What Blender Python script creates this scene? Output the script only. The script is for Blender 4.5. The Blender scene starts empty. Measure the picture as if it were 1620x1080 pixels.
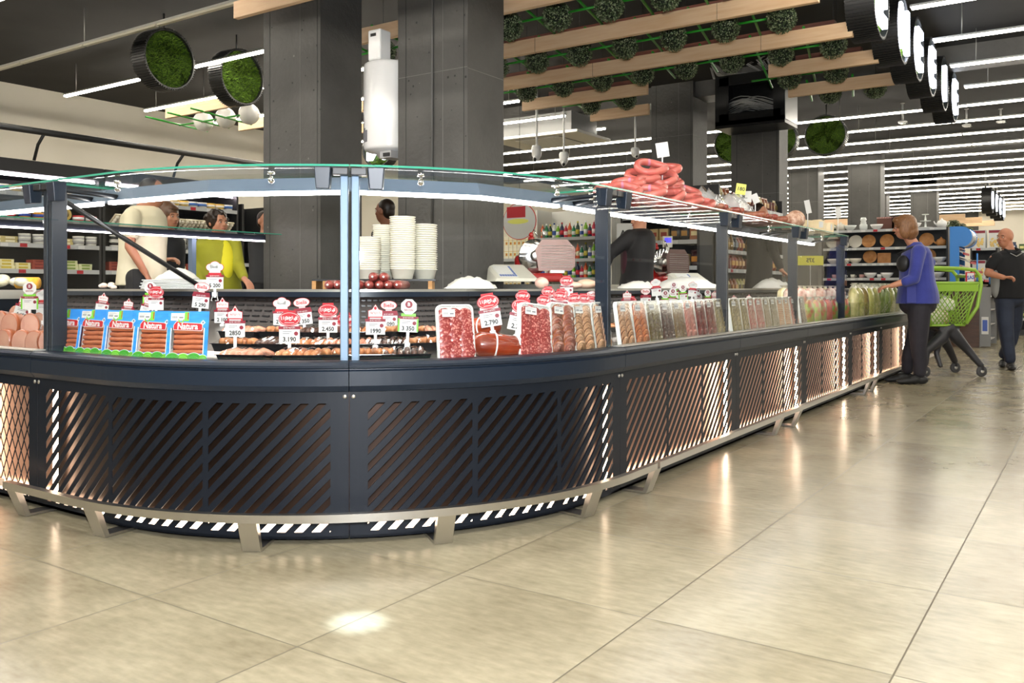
import bpy, bmesh, math, random
from math import sin, cos, pi, radians, sqrt, atan2
from mathutils import Matrix, Vector

SC = bpy.context.scene
COL = SC.collection
random.seed(7)

# ------------------------------------------------------------------ camera
F, YAW, CAMZ, HY = 1380.0, radians(34), 0.97, 455.0     # pixels for a 1620 px frame
SY, CY = sin(YAW), cos(YAW)
cam_d = bpy.data.cameras.new('camera'); cam = bpy.data.objects.new('camera', cam_d); COL.objects.link(cam)
cam_d.sensor_fit = 'HORIZONTAL'; cam_d.sensor_width = 36.0
cam_d.lens = F / 1620 * 36.0
cam_d.shift_y = -(540 - HY) / 1620
cam_d.clip_start = 0.05; cam_d.clip_end = 200
cam.location = (0, 0, CAMZ); cam.rotation_euler = (pi / 2, 0, YAW)
SC.camera = cam

# ------------------------------------------------------------------ world, view
w = bpy.data.worlds.new('world'); SC.world = w; w.use_nodes = True
w.node_tree.nodes['Background'].inputs[0].default_value = (1, .95, .88, 1)
w.node_tree.nodes['Background'].inputs[1].default_value = 0.35
SC.view_settings.view_transform = 'Standard'; SC.view_settings.look = 'None'
SC.view_settings.gamma = 1; SC.view_settings.use_curve_mapping = False
SC.view_settings.exposure = 0.38
TUBE = 40.0        # emission of the ceiling tubes
try:
    cy = SC.cycles
    cy.use_denoising = True; cy.denoiser = 'OPENIMAGEDENOISE'
    cy.max_bounces = 7; cy.diffuse_bounces = 3; cy.glossy_bounces = 4; cy.transmission_bounces = 4
    cy.transparent_max_bounces = 32; cy.sample_clamp_indirect = 4.0; cy.sample_clamp_direct = 0
    cy.caustics_reflective = False; cy.caustics_refractive = False
    cy.use_light_tree = True; cy.blur_glossy = 0.5
except Exception:
    pass

# the photographer's flash beside the lens
fl = bpy.data.lights.new('camera_flash', 'POINT'); flo = bpy.data.objects.new('camera_flash', fl); COL.objects.link(flo)
flo.location = (.12, -.10, 1.22); fl.energy = 640; fl.color = (.90, .94, 1.0); fl.shadow_soft_size = .06

def P3(px, py, D):
    X = (px - 810) / F * D
    return Vector((-SY * D + CY * X, CY * D + SY * X, CAMZ + (HY - py) / F * D))
def on_z(px, py, z): return P3(px, py, F * (CAMZ - z) / (py - HY))
def on_x(px, py, x): t = (px - 810) / F; return P3(px, py, x / (-SY + CY * t))
def on_y(px, py, y): t = (px - 810) / F; return P3(px, py, y / (CY + SY * t))

# ------------------------------------------------------------------ materials
_M = {}
def lin(c):
    if isinstance(c, str):
        c = tuple(int(c[i:i+2], 16) / 255 for i in (0, 2, 4))
        return tuple(((x + .055) / 1.055) ** 2.4 if x > .04045 else x / 12.92 for x in c)
    return c
def mat(name, col, rough=.5, metal=0., coat=0., c2=None, scale=8., detail=3., lo=.35, hi=.65, bump=0., bscale=None,
        stretch=None, emit=None, trans=0., alpha=1., coords='Object', spec=.5, sheen=0.):
    if name in _M: return _M[name]
    m = bpy.data.materials.new(name); m.use_nodes = True; _M[name] = m
    nt = m.node_tree; b = nt.nodes['Principled BSDF']
    col = lin(col)
    b.inputs['Base Color'].default_value = (*col, 1); b.inputs['Roughness'].default_value = rough
    b.inputs['Metallic'].default_value = metal; b.inputs['Coat Weight'].default_value = coat
    b.inputs['Coat Roughness'].default_value = .08
    b.inputs['Specular IOR Level'].default_value = spec
    b.inputs['Transmission Weight'].default_value = trans; b.inputs['Alpha'].default_value = alpha
    b.inputs['Sheen Weight'].default_value = sheen
    if emit:
        b.inputs['Emission Color'].default_value = (*lin(emit[0]), 1); b.inputs['Emission Strength'].default_value = emit[1]
    if c2 is not None or bump:
        tc = nt.nodes.new('ShaderNodeTexCoord'); mp = nt.nodes.new('ShaderNodeMapping')
        nt.links.new(tc.outputs[coords], mp.inputs[0])
        if stretch: mp.inputs['Scale'].default_value = stretch
        n = nt.nodes.new('ShaderNodeTexNoise'); n.inputs['Scale'].default_value = scale; n.inputs['Detail'].default_value = detail
        nt.links.new(mp.outputs[0], n.inputs['Vector'])
        if c2 is not None:
            r = nt.nodes.new('ShaderNodeValToRGB')
            r.color_ramp.elements[0].position = lo; r.color_ramp.elements[1].position = hi
            r.color_ramp.elements[0].color = (*col, 1); r.color_ramp.elements[1].color = (*lin(c2), 1)
            nt.links.new(n.outputs['Fac'], r.inputs[0]); nt.links.new(r.outputs[0], b.inputs['Base Color'])
        if bump:
            n2 = n
            if bscale:
                n2 = nt.nodes.new('ShaderNodeTexNoise'); n2.inputs['Scale'].default_value = bscale; n2.inputs['Detail'].default_value = 2
                nt.links.new(mp.outputs[0], n2.inputs['Vector'])
            bp = nt.nodes.new('ShaderNodeBump'); bp.inputs['Strength'].default_value = bump; bp.inputs['Distance'].default_value = .02
            nt.links.new(n2.outputs['Fac'], bp.inputs['Height']); nt.links.new(bp.outputs[0], b.inputs['Normal'])
    return m
def emis(name, col, s):
    if name in _M: return _M[name]
    m = bpy.data.materials.new(name); m.use_nodes = True; _M[name] = m
    nt = m.node_tree; nt.nodes.clear()
    e = nt.nodes.new('ShaderNodeEmission'); o = nt.nodes.new('ShaderNodeOutputMaterial')
    e.inputs[0].default_value = (*lin(col), 1); e.inputs[1].default_value = s
    nt.links.new(e.outputs[0], o.inputs[0]); return m
def clear(name, tint=(1, 1, 1), gloss=1.0, ior=1.45, rough=.02, haze=0., hazecol=(.9, .9, .9)):
    """thin glass or film: transparent with a fresnel reflection and, if asked, a little milky scatter"""
    if name in _M: return _M[name]
    m = bpy.data.materials.new(name); m.use_nodes = True; _M[name] = m
    nt = m.node_tree; nt.nodes.clear(); N = nt.nodes.new
    o = N('ShaderNodeOutputMaterial'); t = N('ShaderNodeBsdfTransparent'); g = N('ShaderNodeBsdfGlossy')
    t.inputs[0].default_value = (*tint, 1); g.inputs['Roughness'].default_value = rough
    fr = N('ShaderNodeFresnel'); fr.inputs[0].default_value = ior
    mu = N('ShaderNodeMath'); mu.operation = 'MULTIPLY'; mu.inputs[1].default_value = gloss
    ge = N('ShaderNodeNewGeometry'); iv = N('ShaderNodeMath'); iv.operation = 'SUBTRACT'; iv.inputs[0].default_value = 1
    nt.links.new(ge.outputs['Backfacing'], iv.inputs[1])       # the outer face of the pane reflects once
    m0 = N('ShaderNodeMath'); m0.operation = 'MULTIPLY'; nt.links.new(fr.outputs[0], m0.inputs[0]); nt.links.new(iv.outputs[0], m0.inputs[1])
    nt.links.new(m0.outputs[0], mu.inputs[0])
    mx = N('ShaderNodeMixShader'); nt.links.new(mu.outputs[0], mx.inputs[0])
    base = t.outputs[0]
    if haze:
        d = N('ShaderNodeBsdfDiffuse'); d.inputs[0].default_value = (*hazecol, 1)
        m2 = N('ShaderNodeMixShader'); m2.inputs[0].default_value = haze
        nt.links.new(t.outputs[0], m2.inputs[1]); nt.links.new(d.outputs[0], m2.inputs[2]); base = m2.outputs[0]
    nt.links.new(base, mx.inputs[1]); nt.links.new(g.outputs[0], mx.inputs[2]); nt.links.new(mx.outputs[0], o.inputs[0])
    return m

def floor_material():
    m = bpy.data.materials.new('beige_tile_floor'); m.use_nodes = True
    nt = m.node_tree; N = nt.nodes.new; L = nt.links.new; b = nt.nodes['Principled BSDF']
    g = N('ShaderNodeNewGeometry'); sep = N('ShaderNodeSeparateXYZ'); L(g.outputs['Position'], sep.inputs[0])
    def mth(op, a, b_=None):
        n = N('ShaderNodeMath'); n.operation = op
        for i, v in enumerate((a, b_)):
            if v is None: continue
            if isinstance(v, (int, float)): n.inputs[i].default_value = v
            else: L(v, n.inputs[i])
        return n.outputs[0]
    TX, TY = .685, .715
    fx = mth('DIVIDE', mth('ADD', sep.outputs[0], 1.115 + TX * 40), TX)
    fy = mth('DIVIDE', mth('ADD', sep.outputs[1], -3.06 + TY * 40), TY)
    cx, cyy = mth('FLOOR', fx), mth('FLOOR', fy)
    def line(f, w_):
        r = mth('FRACT', f); a = mth('ABSOLUTE', mth('SUBTRACT', r, .5))
        return mth('GREATER_THAN', a, .5 - w_)
    grout = mth('MAXIMUM', line(fx, .0036), line(fy, .0030))
    cmb = N('ShaderNodeCombineXYZ'); L(cx, cmb.inputs[0]); L(cyy, cmb.inputs[1])
    wn = N('ShaderNodeTexWhiteNoise'); L(cmb.outputs[0], wn.inputs[0])
    n1 = N('ShaderNodeTexNoise'); n1.inputs['Scale'].default_value = 2.2; n1.inputs['Detail'].default_value = 8; n1.inputs['Roughness'].default_value = .65
    n1.noise_dimensions = '4D'; L(g.outputs['Position'], n1.inputs['Vector']); L(wn.outputs[0], n1.inputs['W'])
    mp = N('ShaderNodeMapping'); mp.inputs['Scale'].default_value = (1, 3, 1); L(g.outputs['Position'], mp.inputs[0])
    n2 = N('ShaderNodeTexNoise'); n2.inputs['Scale'].default_value = 14; n2.inputs['Detail'].default_value = 5; L(mp.outputs[0], n2.inputs['Vector'])
    s = mth('ADD', mth('MULTIPLY', n1.outputs[0], .7), mth('MULTIPLY', n2.outputs[0], .3))
    s = mth('ADD', s, mth('MULTIPLY', mth('SUBTRACT', wn.outputs[0], .5), .10))
    r = N('ShaderNodeValToRGB'); L(s, r.inputs[0])
    e = r.color_ramp.elements; e[0].position = .34; e[1].position = .68
    e[0].color = (*lin('7a715a'), 1); e[1].color = (*lin('a69d84'), 1)
    mx = N('ShaderNodeMix'); mx.data_type = 'RGBA'; L(grout, mx.inputs[0]); L(r.outputs[0], mx.inputs[6]); mx.inputs[7].default_value = (*lin('5a523f'), 1)
    L(mx.outputs[2], b.inputs['Base Color'])
    rr = N('ShaderNodeMapRange'); L(n1.outputs[0], rr.inputs[0]); rr.inputs[3].default_value = .19; rr.inputs[4].default_value = .29
    rg = mth('MAXIMUM', rr.outputs[0], mth('MULTIPLY', grout, .6)); L(rg, b.inputs['Roughness'])
    b.inputs['Specular IOR Level'].default_value = .55
    return m

# ------------------------------------------------------------------ mesh builder
I4 = Matrix.Identity(4)
def T(x=0, y=0, z=0): return Matrix.Translation((x, y, z))
def R(a, ax='Z'): return Matrix.Rotation(a, 4, ax)
def Sc(x, y=None, z=None):
    y = x if y is None else y; z = x if z is None else z
    return Matrix.Diagonal((x, y, z, 1))
class MB:
    def __init__(s): s.v = []; s.f = []; s.m = []; s.sm = []; s.M = I4
    def add(s, verts, faces, m, smooth=False):
        o = len(s.v); M = s.M
        s.v += [tuple(M @ Vector(p)) for p in verts]
        s.f += [tuple(i + o for i in f) for f in faces]; s.m += [m] * len(faces); s.sm += [smooth] * len(faces)
        return s
    def box(s, x0, x1, y0, y1, z0, z1, m):
        v = [(x, y, z) for z in (z0, z1) for y in (y0, y1) for x in (x0, x1)]
        return s.add(v, [(0, 2, 3, 1), (4, 5, 7, 6), (0, 1, 5, 4), (2, 6, 7, 3), (0, 4, 6, 2), (1, 3, 7, 5)], m)
    def quad(s, a, b, c, d, m): return s.add([a, b, c, d], [(0, 1, 2, 3)], m)
    def prism(s, pts, z0, z1, m, m2=None, smooth=False):
        n = len(pts); v = [(x, y, z0) for x, y in pts] + [(x, y, z1) for x, y in pts]
        s.add(v, [tuple(range(n))[::-1], tuple(range(n, 2 * n))], m)
        return s.add(v, [(i, (i + 1) % n, n + (i + 1) % n, n + i) for i in range(n)], m2 or m, smooth)
    def lathe(s, prof, m, n=20, smooth=True, c=(0, 0, 0)):
        """prof: (r, z) list, around z"""
        v = []; f = []
        for r, z in prof:
            for k in range(n):
                a = 2 * pi * k / n; v.append((c[0] + r * cos(a), c[1] + r * sin(a), c[2] + z))
        for i in range(len(prof) - 1):
            for k in range(n):
                a, b = i * n + k, i * n + (k + 1) % n; f.append((a, b, b + n, a + n))
        if prof[0][0] > 1e-6: f.append(tuple(range(n))[::-1])
        if prof[-1][0] > 1e-6: f.append(tuple(range((len(prof) - 1) * n, len(prof) * n)))
        return s.add(v, f, m, smooth)
    def cyl(s, a, b, r, m, n=12, r2=None, smooth=True):
        a, b = Vector(a), Vector(b); d = b - a; q = d.to_track_quat('Z', 'Y').to_matrix().to_4x4()
        old = s.M; s.M = old @ Matrix.Translation(a) @ q
        s.lathe([(r, 0), (r if r2 is None else r2, d.length)], m, n, smooth); s.M = old; return s
    def tube(s, pts, rad, m, n=8, closed=False, cap=True):
        """round tube along points; rad a number or a list"""
        P = [Vector(p) for p in pts]; k = len(P); rad = rad if isinstance(rad, (list, tuple)) else [rad] * k
        v = []; f = []; up = Vector((0, 0, 1)); prev = None
        for i in range(k):
            if closed: d = P[(i + 1) % k] - P[i - 1]
            else: d = P[min(i + 1, k - 1)] - P[max(i - 1, 0)]
            if d.length < 1e-9: d = Vector((0, 0, 1))
            d.normalize()
            if prev is None:
                prev = d.cross(up if abs(d.z) < .95 else Vector((1, 0, 0))).normalized()
            prev = (prev - d * prev.dot(d)).normalized(); w2 = d.cross(prev)
            for j in range(n):
                a = 2 * pi * j / n; v.append(tuple(P[i] + rad[i] * (prev * cos(a) + w2 * sin(a))))
        for i in range(k if closed else k - 1):
            for j in range(n):
                a, b = i * n + j, i * n + (j + 1) % n; c = ((i + 1) % k) * n
                f.append((a, b, c + (j + 1) % n, c + j))
        if cap and not closed: f.append(tuple(range(n))[::-1]); f.append(tuple(range((k - 1) * n, k * n)))
        return s.add(v, f, m, True)
    def ball(s, c, r, m, n=14, k=9, sq=(1, 1, 1)):
        prof = [(sin(pi * i / k), -cos(pi * i / k)) for i in range(k + 1)]
        old = s.M; s.M = old @ T(*c) @ Sc(r * sq[0], r * sq[1], r * sq[2]); s.lathe([(max(a, 0), b) for a, b in prof], m, n); s.M = old; return s
    def sausage(s, pts, r, m, n=10):
        """tube with rounded ends"""
        P = [Vector(p) for p in pts]; a = (P[0] - P[1]).normalized(); b = (P[-1] - P[-2]).normalized()
        q = [P[0] + a * r * .95, P[0] + a * r * .7] + P + [P[-1] + b * r * .7, P[-1] + b * r * .95]
        return s.tube(q, [r * .25, r * .75] + [r] * len(P) + [r * .75, r * .25], m, n)
    def text(s, body, size, m, M=I4, bold=0., align='CENTER', depth=.0004, squeeze=1.0):
        v, f = text_geo(body, bold, align); old = s.M; s.M = old @ M @ Sc(size * squeeze, size, size)
        z = depth / size
        s.add([(x, y, z) for x, y, _ in v], f, m); s.M = old; return s
    def build(s, name, parent=None, loc=None, rz=0, bevel=0, M=None, segs=2):
        me = bpy.data.meshes.new(name); me.from_pydata(s.v, [], s.f)
        ms = []; idx = {}
        for m in s.m:
            if m.name not in idx: idx[m.name] = len(ms); ms.append(m)
        for m in ms: me.materials.append(m)
        me.polygons.foreach_set('material_index', [idx[m.name] for m in s.m])
        me.polygons.foreach_set('use_smooth', s.sm); me.update()
        o = bpy.data.objects.new(name, me); COL.objects.link(o)
        if parent: o.parent = parent
        if M is not None: o.matrix_local = M
        elif loc is not None: o.location = loc; o.rotation_euler = (0, 0, rz)
        if bevel:
            b = o.modifiers.new('bevel', 'BEVEL'); b.width = bevel; b.segments = segs; b.limit_method = 'ANGLE'; b.angle_limit = radians(40)
        return o
_TX = {}
def text_geo(body, bold, align):
    k = (body, bold, align)
    if k not in _TX:
        c = bpy.data.curves.new('t', 'FONT'); c.body = body; c.size = 1; c.resolution_u = 2; c.offset = bold
        c.align_x = align; c.align_y = 'CENTER'; c.fill_mode = 'FRONT' if hasattr(c, 'fill_mode') else 'BOTH'
        o = bpy.data.objects.new('t', c); COL.objects.link(o)
        dg = bpy.context.evaluated_depsgraph_get(); dg.update()
        me = bpy.data.meshes.new_from_object(o.evaluated_get(dg))
        _TX[k] = ([tuple(v.co) for v in me.vertices], [tuple(p.vertices) for p in me.polygons])
        bpy.data.objects.remove(o); bpy.data.curves.remove(c); bpy.data.meshes.remove(me)
    return _TX[k]

def empty(name, loc=(0, 0, 0), rz=0, M=None):
    o = bpy.data.objects.new(name, None); COL.objects.link(o); o.empty_display_size = .1
    if M is not None: o.matrix_world = M
    else: o.location = loc; o.rotation_euler = (0, 0, rz)
    return o
def tag(o, label, cat, group=None, kind=None):
    o['label'] = label; o['category'] = cat
    if group: o['group'] = group
    if kind: o['kind'] = kind
    return o
def struct(o, label=None):
    o['kind'] = 'structure'
    if label: o['label'] = label
    return o
def kids(o): return [c for c in bpy.data.objects if c.parent == o]
def dup(src, M, label=None, group=None, ch=None):
    """copy a thing with its parts and sub-parts; M is the new world matrix"""
    r = src.copy(); COL.objects.link(r); r.matrix_world = M
    if label: r['label'] = label
    if group: r['group'] = group
    for c, gs in (ch if ch is not None else [(c, kids(c)) for c in kids(src)]):
        k = c.copy(); COL.objects.link(k); k.parent = r
        for g in gs:
            q = g.copy(); COL.objects.link(q); q.parent = k
    return r
class Kind:
    """a prototype that is placed many times"""
    def __init__(s, make): s.make = make; s.src = None
    def place(s, M, label, cat, group=None):
        if s.src is None:
            s.src = s.make(); s.ch = [(c, kids(c)) for c in kids(s.src)]; s.src.matrix_world = M
            return tag(s.src, label, cat, group)
        r = dup(s.src, M, ch=s.ch); return tag(r, label, cat, group)
ORD = ['first', 'second', 'third', 'fourth', 'fifth', 'sixth', 'seventh', 'eighth', 'ninth', 'tenth', 'eleventh', 'twelfth',
       'thirteenth', 'fourteenth', 'fifteenth', 'sixteenth', 'seventeenth', 'eighteenth', 'nineteenth', 'twentieth',
       'twenty-first', 'twenty-second', 'twenty-third', 'twenty-fourth', 'twenty-fifth', 'twenty-sixth', 'twenty-seventh',
       'twenty-eighth', 'twenty-ninth', 'thirtieth']

# ---- common materials
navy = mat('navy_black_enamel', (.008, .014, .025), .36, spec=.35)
navy2 = mat('navy_black_satin', (.0045, .007, .012), .48, spec=.22)
black = mat('black_plastic', (.012, .012, .013), .4)
steel = mat('brushed_steel', (.62, .60, .57), .28, 1, bump=.05, scale=60, stretch=(1, 1, 30))
chrome = mat('chrome', (.8, .8, .8), .12, 1)
alu = mat('pale_aluminium', (.62, .60, .55), .35, .6)
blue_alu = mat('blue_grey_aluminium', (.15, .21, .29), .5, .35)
copper_shaded = mat('shaded_copper_sheet', (.055, .035, .027), .33, .9)  # backing of the curved sections, its dark reflection put into the colour
white_p = mat('white_plastic', (.82, .82, .80), .35)
white_m = mat('white_matt', (.80, .79, .75), .6)
paper = mat('white_card', (.62, .62, .60), .6)
red = mat('red_card', (.42, .008, .018), .6)
maroon = mat('maroon_card', (.20, .006, .02), .5)
green_c = mat('lime_card', (.38, .62, .04), .5)
ink = mat('black_ink', (.01, .01, .01), .5)
grey_ink = mat('grey_ink', (.18, .18, .2), .6)
glass = clear('clear_glass', (.985, .992, .988), .8)
glass_e = mat('green_glass_edge', (.05, .30, .20), .15, emit=None, coat=.5)
film = clear('clear_film', (.98, .98, .98), 1.6, 1.5, .08)
film_h = clear('cloudy_film', (.95, .95, .93), 1.4, 1.5, .15, haze=.28)
# ================================================================== room
concrete = mat('dark_painted_concrete', (.060, .058, .054), .55, c2=(.10, .097, .09), scale=1.6, detail=9, lo=.3, hi=.75, bump=.25, bscale=22, spec=.35)
ceil_m = mat('dark_ceiling', (.010, .0095, .009), .85, c2=(.017, .016, .015), scale=1.2)
cream = mat('cream_wall_paint', (.84, .78, .66), .8, c2=(.78, .72, .60), scale=.6, detail=4)
m = MB(); m.box(-14.5, 13, -9, 38, -.1, 0, floor_material()); struct(m.build('floor'))
m = MB(); m.box(-14.7, 13.2, -9.2, 38.2, 4.25, 4.4, ceil_m); struct(m.build('ceiling'))
m = MB(); m.box(-14.7, -14.5, -9.2, 38.2, 0, 4.25, cream); struct(m.build('wall_left'))
m = MB(); m.box(-14.5, 13, 38, 38.2, 0, 4.25, cream)
struct(m.build('wall_far'))
m = MB(); m.box(-14.5, -3.9, 37.9, 38, 3.0, 4.25, concrete); struct(m.build('trim_1'))
dark_w = mat('dark_wall_paint', (.05, .048, .045), .7)
m = MB(); m.box(13, 13.2, -9.2, 38.2, 0, 4.25, dark_w); struct(m.build('wall_right'))
m = MB(); m.box(-14.5, 13, -9.2, -9, 0, 4.25, dark_w); struct(m.build('wall_back'))
# ceiling beams of concrete, low under the slab
for i, yb in enumerate((13.4, 20.9, 28.5)):
    m = MB(); m.box(-14.4, 12.9, yb - .25, yb + .25, 4.0, 4.25, concrete); struct(m.build('trim_%d' % (i + 2)))

COLUMNS = [(-5.48, 5.22, .72, .5), (-4.11, 5.47, .72, .5), (-5.35, 13.06, .72, .6), (-3.87, 12.68, .72, .42),
           (-5.65, 21.6, .72, .55), (-4.17, 21.25, .72, .5), (-3.99, 28.25, .72, .5), (-5.4, 28.4, .72, .5)]
def column(i, xr, y0, wx, wy):
    m = MB(); m.box(xr - wx, xr, y0, y0 + wy, 0, 4.25, concrete)
    # shutter-board seams, a patched joint and air holes
    seam = mat('concrete_seam', (.03, .03, .03), .8)
    pale = mat('concrete_scuff', (.16, .155, .145), .8)
    for k, fx in enumerate((.12, .66, .95)):
        x = xr - wx + wx * fx; m.box(x - .003, x + .003, y0 - .003, y0, 0, 4.25, seam if k != 1 else pale)
    z = 2.0 + .35 * ((i * 37) % 5)
    m.box(xr - wx, xr, y0 - .002, y0 + .001, z, z + .006, pale); m.box(xr - .001, xr + .002, y0, y0 + wy, z - .01, z - .004, pale)
    rr = random.Random(i)
    for k in range(40):
        x, zz, r = xr - wx * rr.random(), 1 + 3 * rr.random(), .003 + .006 * rr.random()
        m.box(x - r, x + r, y0 - .002, y0, zz - r, zz + r, seam if rr.random() < .8 else pale)
    o = m.build('column', bevel=.008, segs=1)
    return struct(o, None)
for i, c in enumerate(COLUMNS): column(i, *c)
# surface conduit running down the second column
m = MB(); m.tube([(-4.46, 5.458, 4.25), (-4.455, 5.458, 3.0), (-4.46, 5.458, 1.0)], .009, mat('conduit_grey', (.09, .088, .083), .5), 8)
tag(m.build('cable_conduit'), 'thin grey cable conduit running down the face of the broad pillar behind the counter', 'conduit')

# ------------------------------------------------------------------ ceiling tubes
tube_e = emis('tube_glow', (1.0, .93, .80), TUBE)
tube_h = mat('tube_housing', (.55, .54, .50), .4, .3)
rod_m = mat('suspension_rod', (.35, .34, .31), .4, .6)
ROWZ = 3.80
tube_off = mat('tube_unlit', (.62, .58, .46), .35)
tube_near = emis('tube_glow_near', (1.0, .94, .84), TUBE * 1.25)
tube_aisle = emis('tube_glow_aisle', (1.0, .93, .80), TUBE * .55)
def tube_row(y, x0, x1, lab, te=None):
    r = tag(empty('linear_light', (x0, y, ROWZ)), lab, 'light', 'rows of ceiling tube lights')
    m = MB(); m.box(0, x1 - x0, -.028, .028, .012, .034, tube_h); m.build('housing', r)
    n = max(1, round((x1 - x0) / 1.5)); L_ = (x1 - x0) / n
    src = None
    mm = MB(); mm.box(.015, L_ - .015, -.022, .022, -.012, .012, te or tube_e)
    for k in range(n):
        if src is None: src = mm.build('diffuser', r)
        else:
            c = src.copy(); COL.objects.link(c); c.parent = r; c.location = (k * L_, 0, 0)
    mr = MB(); mr.cyl((0, 0, .034), (0, 0, 4.245 - ROWZ), .006, rod_m, 6); rs = None
    for k in range(0, n + 1, 2):
        if rs is None: rs = mr.build('suspension_rod', r); rs.location = (min(.3, L_ / 3), 0, 0)
        else:
            c = rs.copy(); COL.objects.link(c); c.parent = r; c.location = (min(k * L_, x1 - x0 - .2), 0, 0)
    return r
LEFT_R = [4.28, 5.66, 7.0, 8.3, 9.6, 11.03, 12.4, 13.8]
for i, y in enumerate((-6.0, -4.0, -2.2, -.6, 1.1, 2.8)):
    tube_row(y, -9, 9, 'long ceiling tube light row over the near floor, %s from the back wall' % ORD[i], tube_near)
for i, y in enumerate(LEFT_R):
    tube_row(y, -12.7, -7.3 if y != 5.66 else -7.0, 'short ceiling tube light row by the cream wall, %s in order going away' % ORD[i], tube_off if y == 5.66 else None)
for i, y in enumerate(LEFT_R):
    tube_row(y, -1.6, 11.5, 'ceiling tube light row starting over the aisle beside the round signs, %s going away' % ORD[i], tube_aisle)
for i in range(16):
    y = 15.2 + 1.4 * i
    tube_row(y, -12.7, 11.5, 'full-width ceiling tube light row beyond the timber lattice, %s going away' % ORD[i], tube_aisle)

# ------------------------------------------------------------------ timber lattice with green rods and clipped balls
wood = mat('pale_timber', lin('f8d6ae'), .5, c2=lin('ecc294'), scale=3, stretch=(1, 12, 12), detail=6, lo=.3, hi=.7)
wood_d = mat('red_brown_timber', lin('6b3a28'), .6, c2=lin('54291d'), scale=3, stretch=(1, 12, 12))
rod_g = mat('bright_green_rod', (.02, .30, .02), .4)
leaf_a = mat('boxwood_leaf', (.030, .065, .020), .45, c2=(.10, .15, .06), scale=30, lo=.35, hi=.7)
leaf_b = mat('boxwood_leaf_pale', (.30, .36, .20), .4)
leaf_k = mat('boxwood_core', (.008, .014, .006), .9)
BZ = 3.33
def beam(y, x0, x1, lab):
    m = MB(); m.box(x0, x1, y - .025, y + .025, BZ, BZ + .145, wood)
    n = int((x1 - x0) / 1.9)
    for k in range(1, n + 1): m.box(x0 + k * 1.9, x0 + k * 1.9 + .003, y - .0265, y + .0265, BZ - .001, BZ + .146, wood_d)
    tag(m.build('timber_beam'), lab, 'beam', 'pale timber beams under the ceiling')
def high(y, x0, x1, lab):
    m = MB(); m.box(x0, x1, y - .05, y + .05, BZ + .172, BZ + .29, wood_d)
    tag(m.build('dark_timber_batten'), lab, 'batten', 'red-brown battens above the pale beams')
XE = -1.93
BEAMS = [(3.8, -6.3, XE), (5.0, -6.3, XE), (6.2, -6.6, XE), (7.4, -6.6, XE), (8.6, -6.6, XE), (9.75, -6.4, XE), (10.9, -6.0, XE)]
# the beams stop at the pillars
for i, (y, a, b) in enumerate(BEAMS):
    if y > 9.5:          # the last two rows leave a gap in front of the two far pillars
        g0, g1 = (-4.58, -3.09) if y < 10 else (-5.1, -3.21)
        beam(y, a, g0, 'pale timber beam left of the gap before the far pillars, %s row going away' % ORD[i])
        beam(y, g1, b, 'pale timber beam right of the gap before the far pillars, %s row going away' % ORD[i])
        if y > 10.5: continue
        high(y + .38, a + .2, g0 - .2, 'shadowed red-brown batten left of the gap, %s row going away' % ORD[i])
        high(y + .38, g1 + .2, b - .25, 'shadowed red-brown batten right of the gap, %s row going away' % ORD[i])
        continue
    beam(y, a, b, 'pale timber beam under the ceiling, %s of the aisle-side row going away' % ORD[i])
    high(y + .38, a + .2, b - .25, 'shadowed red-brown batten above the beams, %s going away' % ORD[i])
for i, (y, a, b) in enumerate([(7.4, -10.8, -9.3), (8.6, -10.75, -8.2), (9.75, -10.7, -7.4)]):
    beam(y, a, b, 'short pale timber beam by the cream wall, %s going away, with white globes near' % ORD[i])
ball_rng = random.Random(3)
def make_ball():
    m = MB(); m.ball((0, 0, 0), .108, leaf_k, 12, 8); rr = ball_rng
    for k in range(1500):
        z = 2 * rr.random() - 1; a = 2 * pi * rr.random(); q = sqrt(1 - z * z); d = Vector((q * cos(a), q * sin(a), z))
        p = d * (.112 + .022 * rr.random()); t = d.cross(Vector((rr.gauss(0, 1), rr.gauss(0, 1), rr.gauss(0, 1)))).normalized()
        u = (d * .8 + t * .8 + Vector((rr.gauss(0, .3), rr.gauss(0, .3), rr.gauss(0, .3)))).normalized(); s_ = d.cross(u).normalized()
        L_, W_ = .014, .006
        m.add([tuple(p - u * L_ * .3), tuple(p + s_ * W_ + u * L_ * .3), tuple(p + u * L_), tuple(p - s_ * W_ + u * L_ * .3)], [(0, 1, 2, 3)], leaf_b if rr.random() < .35 else leaf_a)
    o = m.build('boxwood_ball'); m = MB(); m.cyl((0, 0, .10), (0, 0, .815), .003, black, 5); m.build('hanger', o); return o
BALL = Kind(make_ball)
def make_rodx():
    m = MB(); m.cyl((-.16, 0, 0), (.16, 0, 0), .012, rod_g, 8); return m.build('green_rod')
def make_rody():
    m = MB(); m.cyl((.13, -.60, 0), (-.13, .60, 0), .013, rod_g, 8); return m.build('green_rod')
RODX, RODY = Kind(make_rodx), Kind(make_rody)
rows = [(4.4, -2.2, 7), (5.6, -2.35, 5), (6.8, -2.5, 8), (8.0, -2.42, 8), (9.17, -2.25, 8), (10.32, -2.5, 7), (11.4, -2.3, 6)]
def clear_of_columns(x, y, r=.2):
    return not any(xr - wx - r < x < xr + r and y0 - r < y < y0 + wy + r for xr, y0, wx, wy in COLUMNS)
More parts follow.
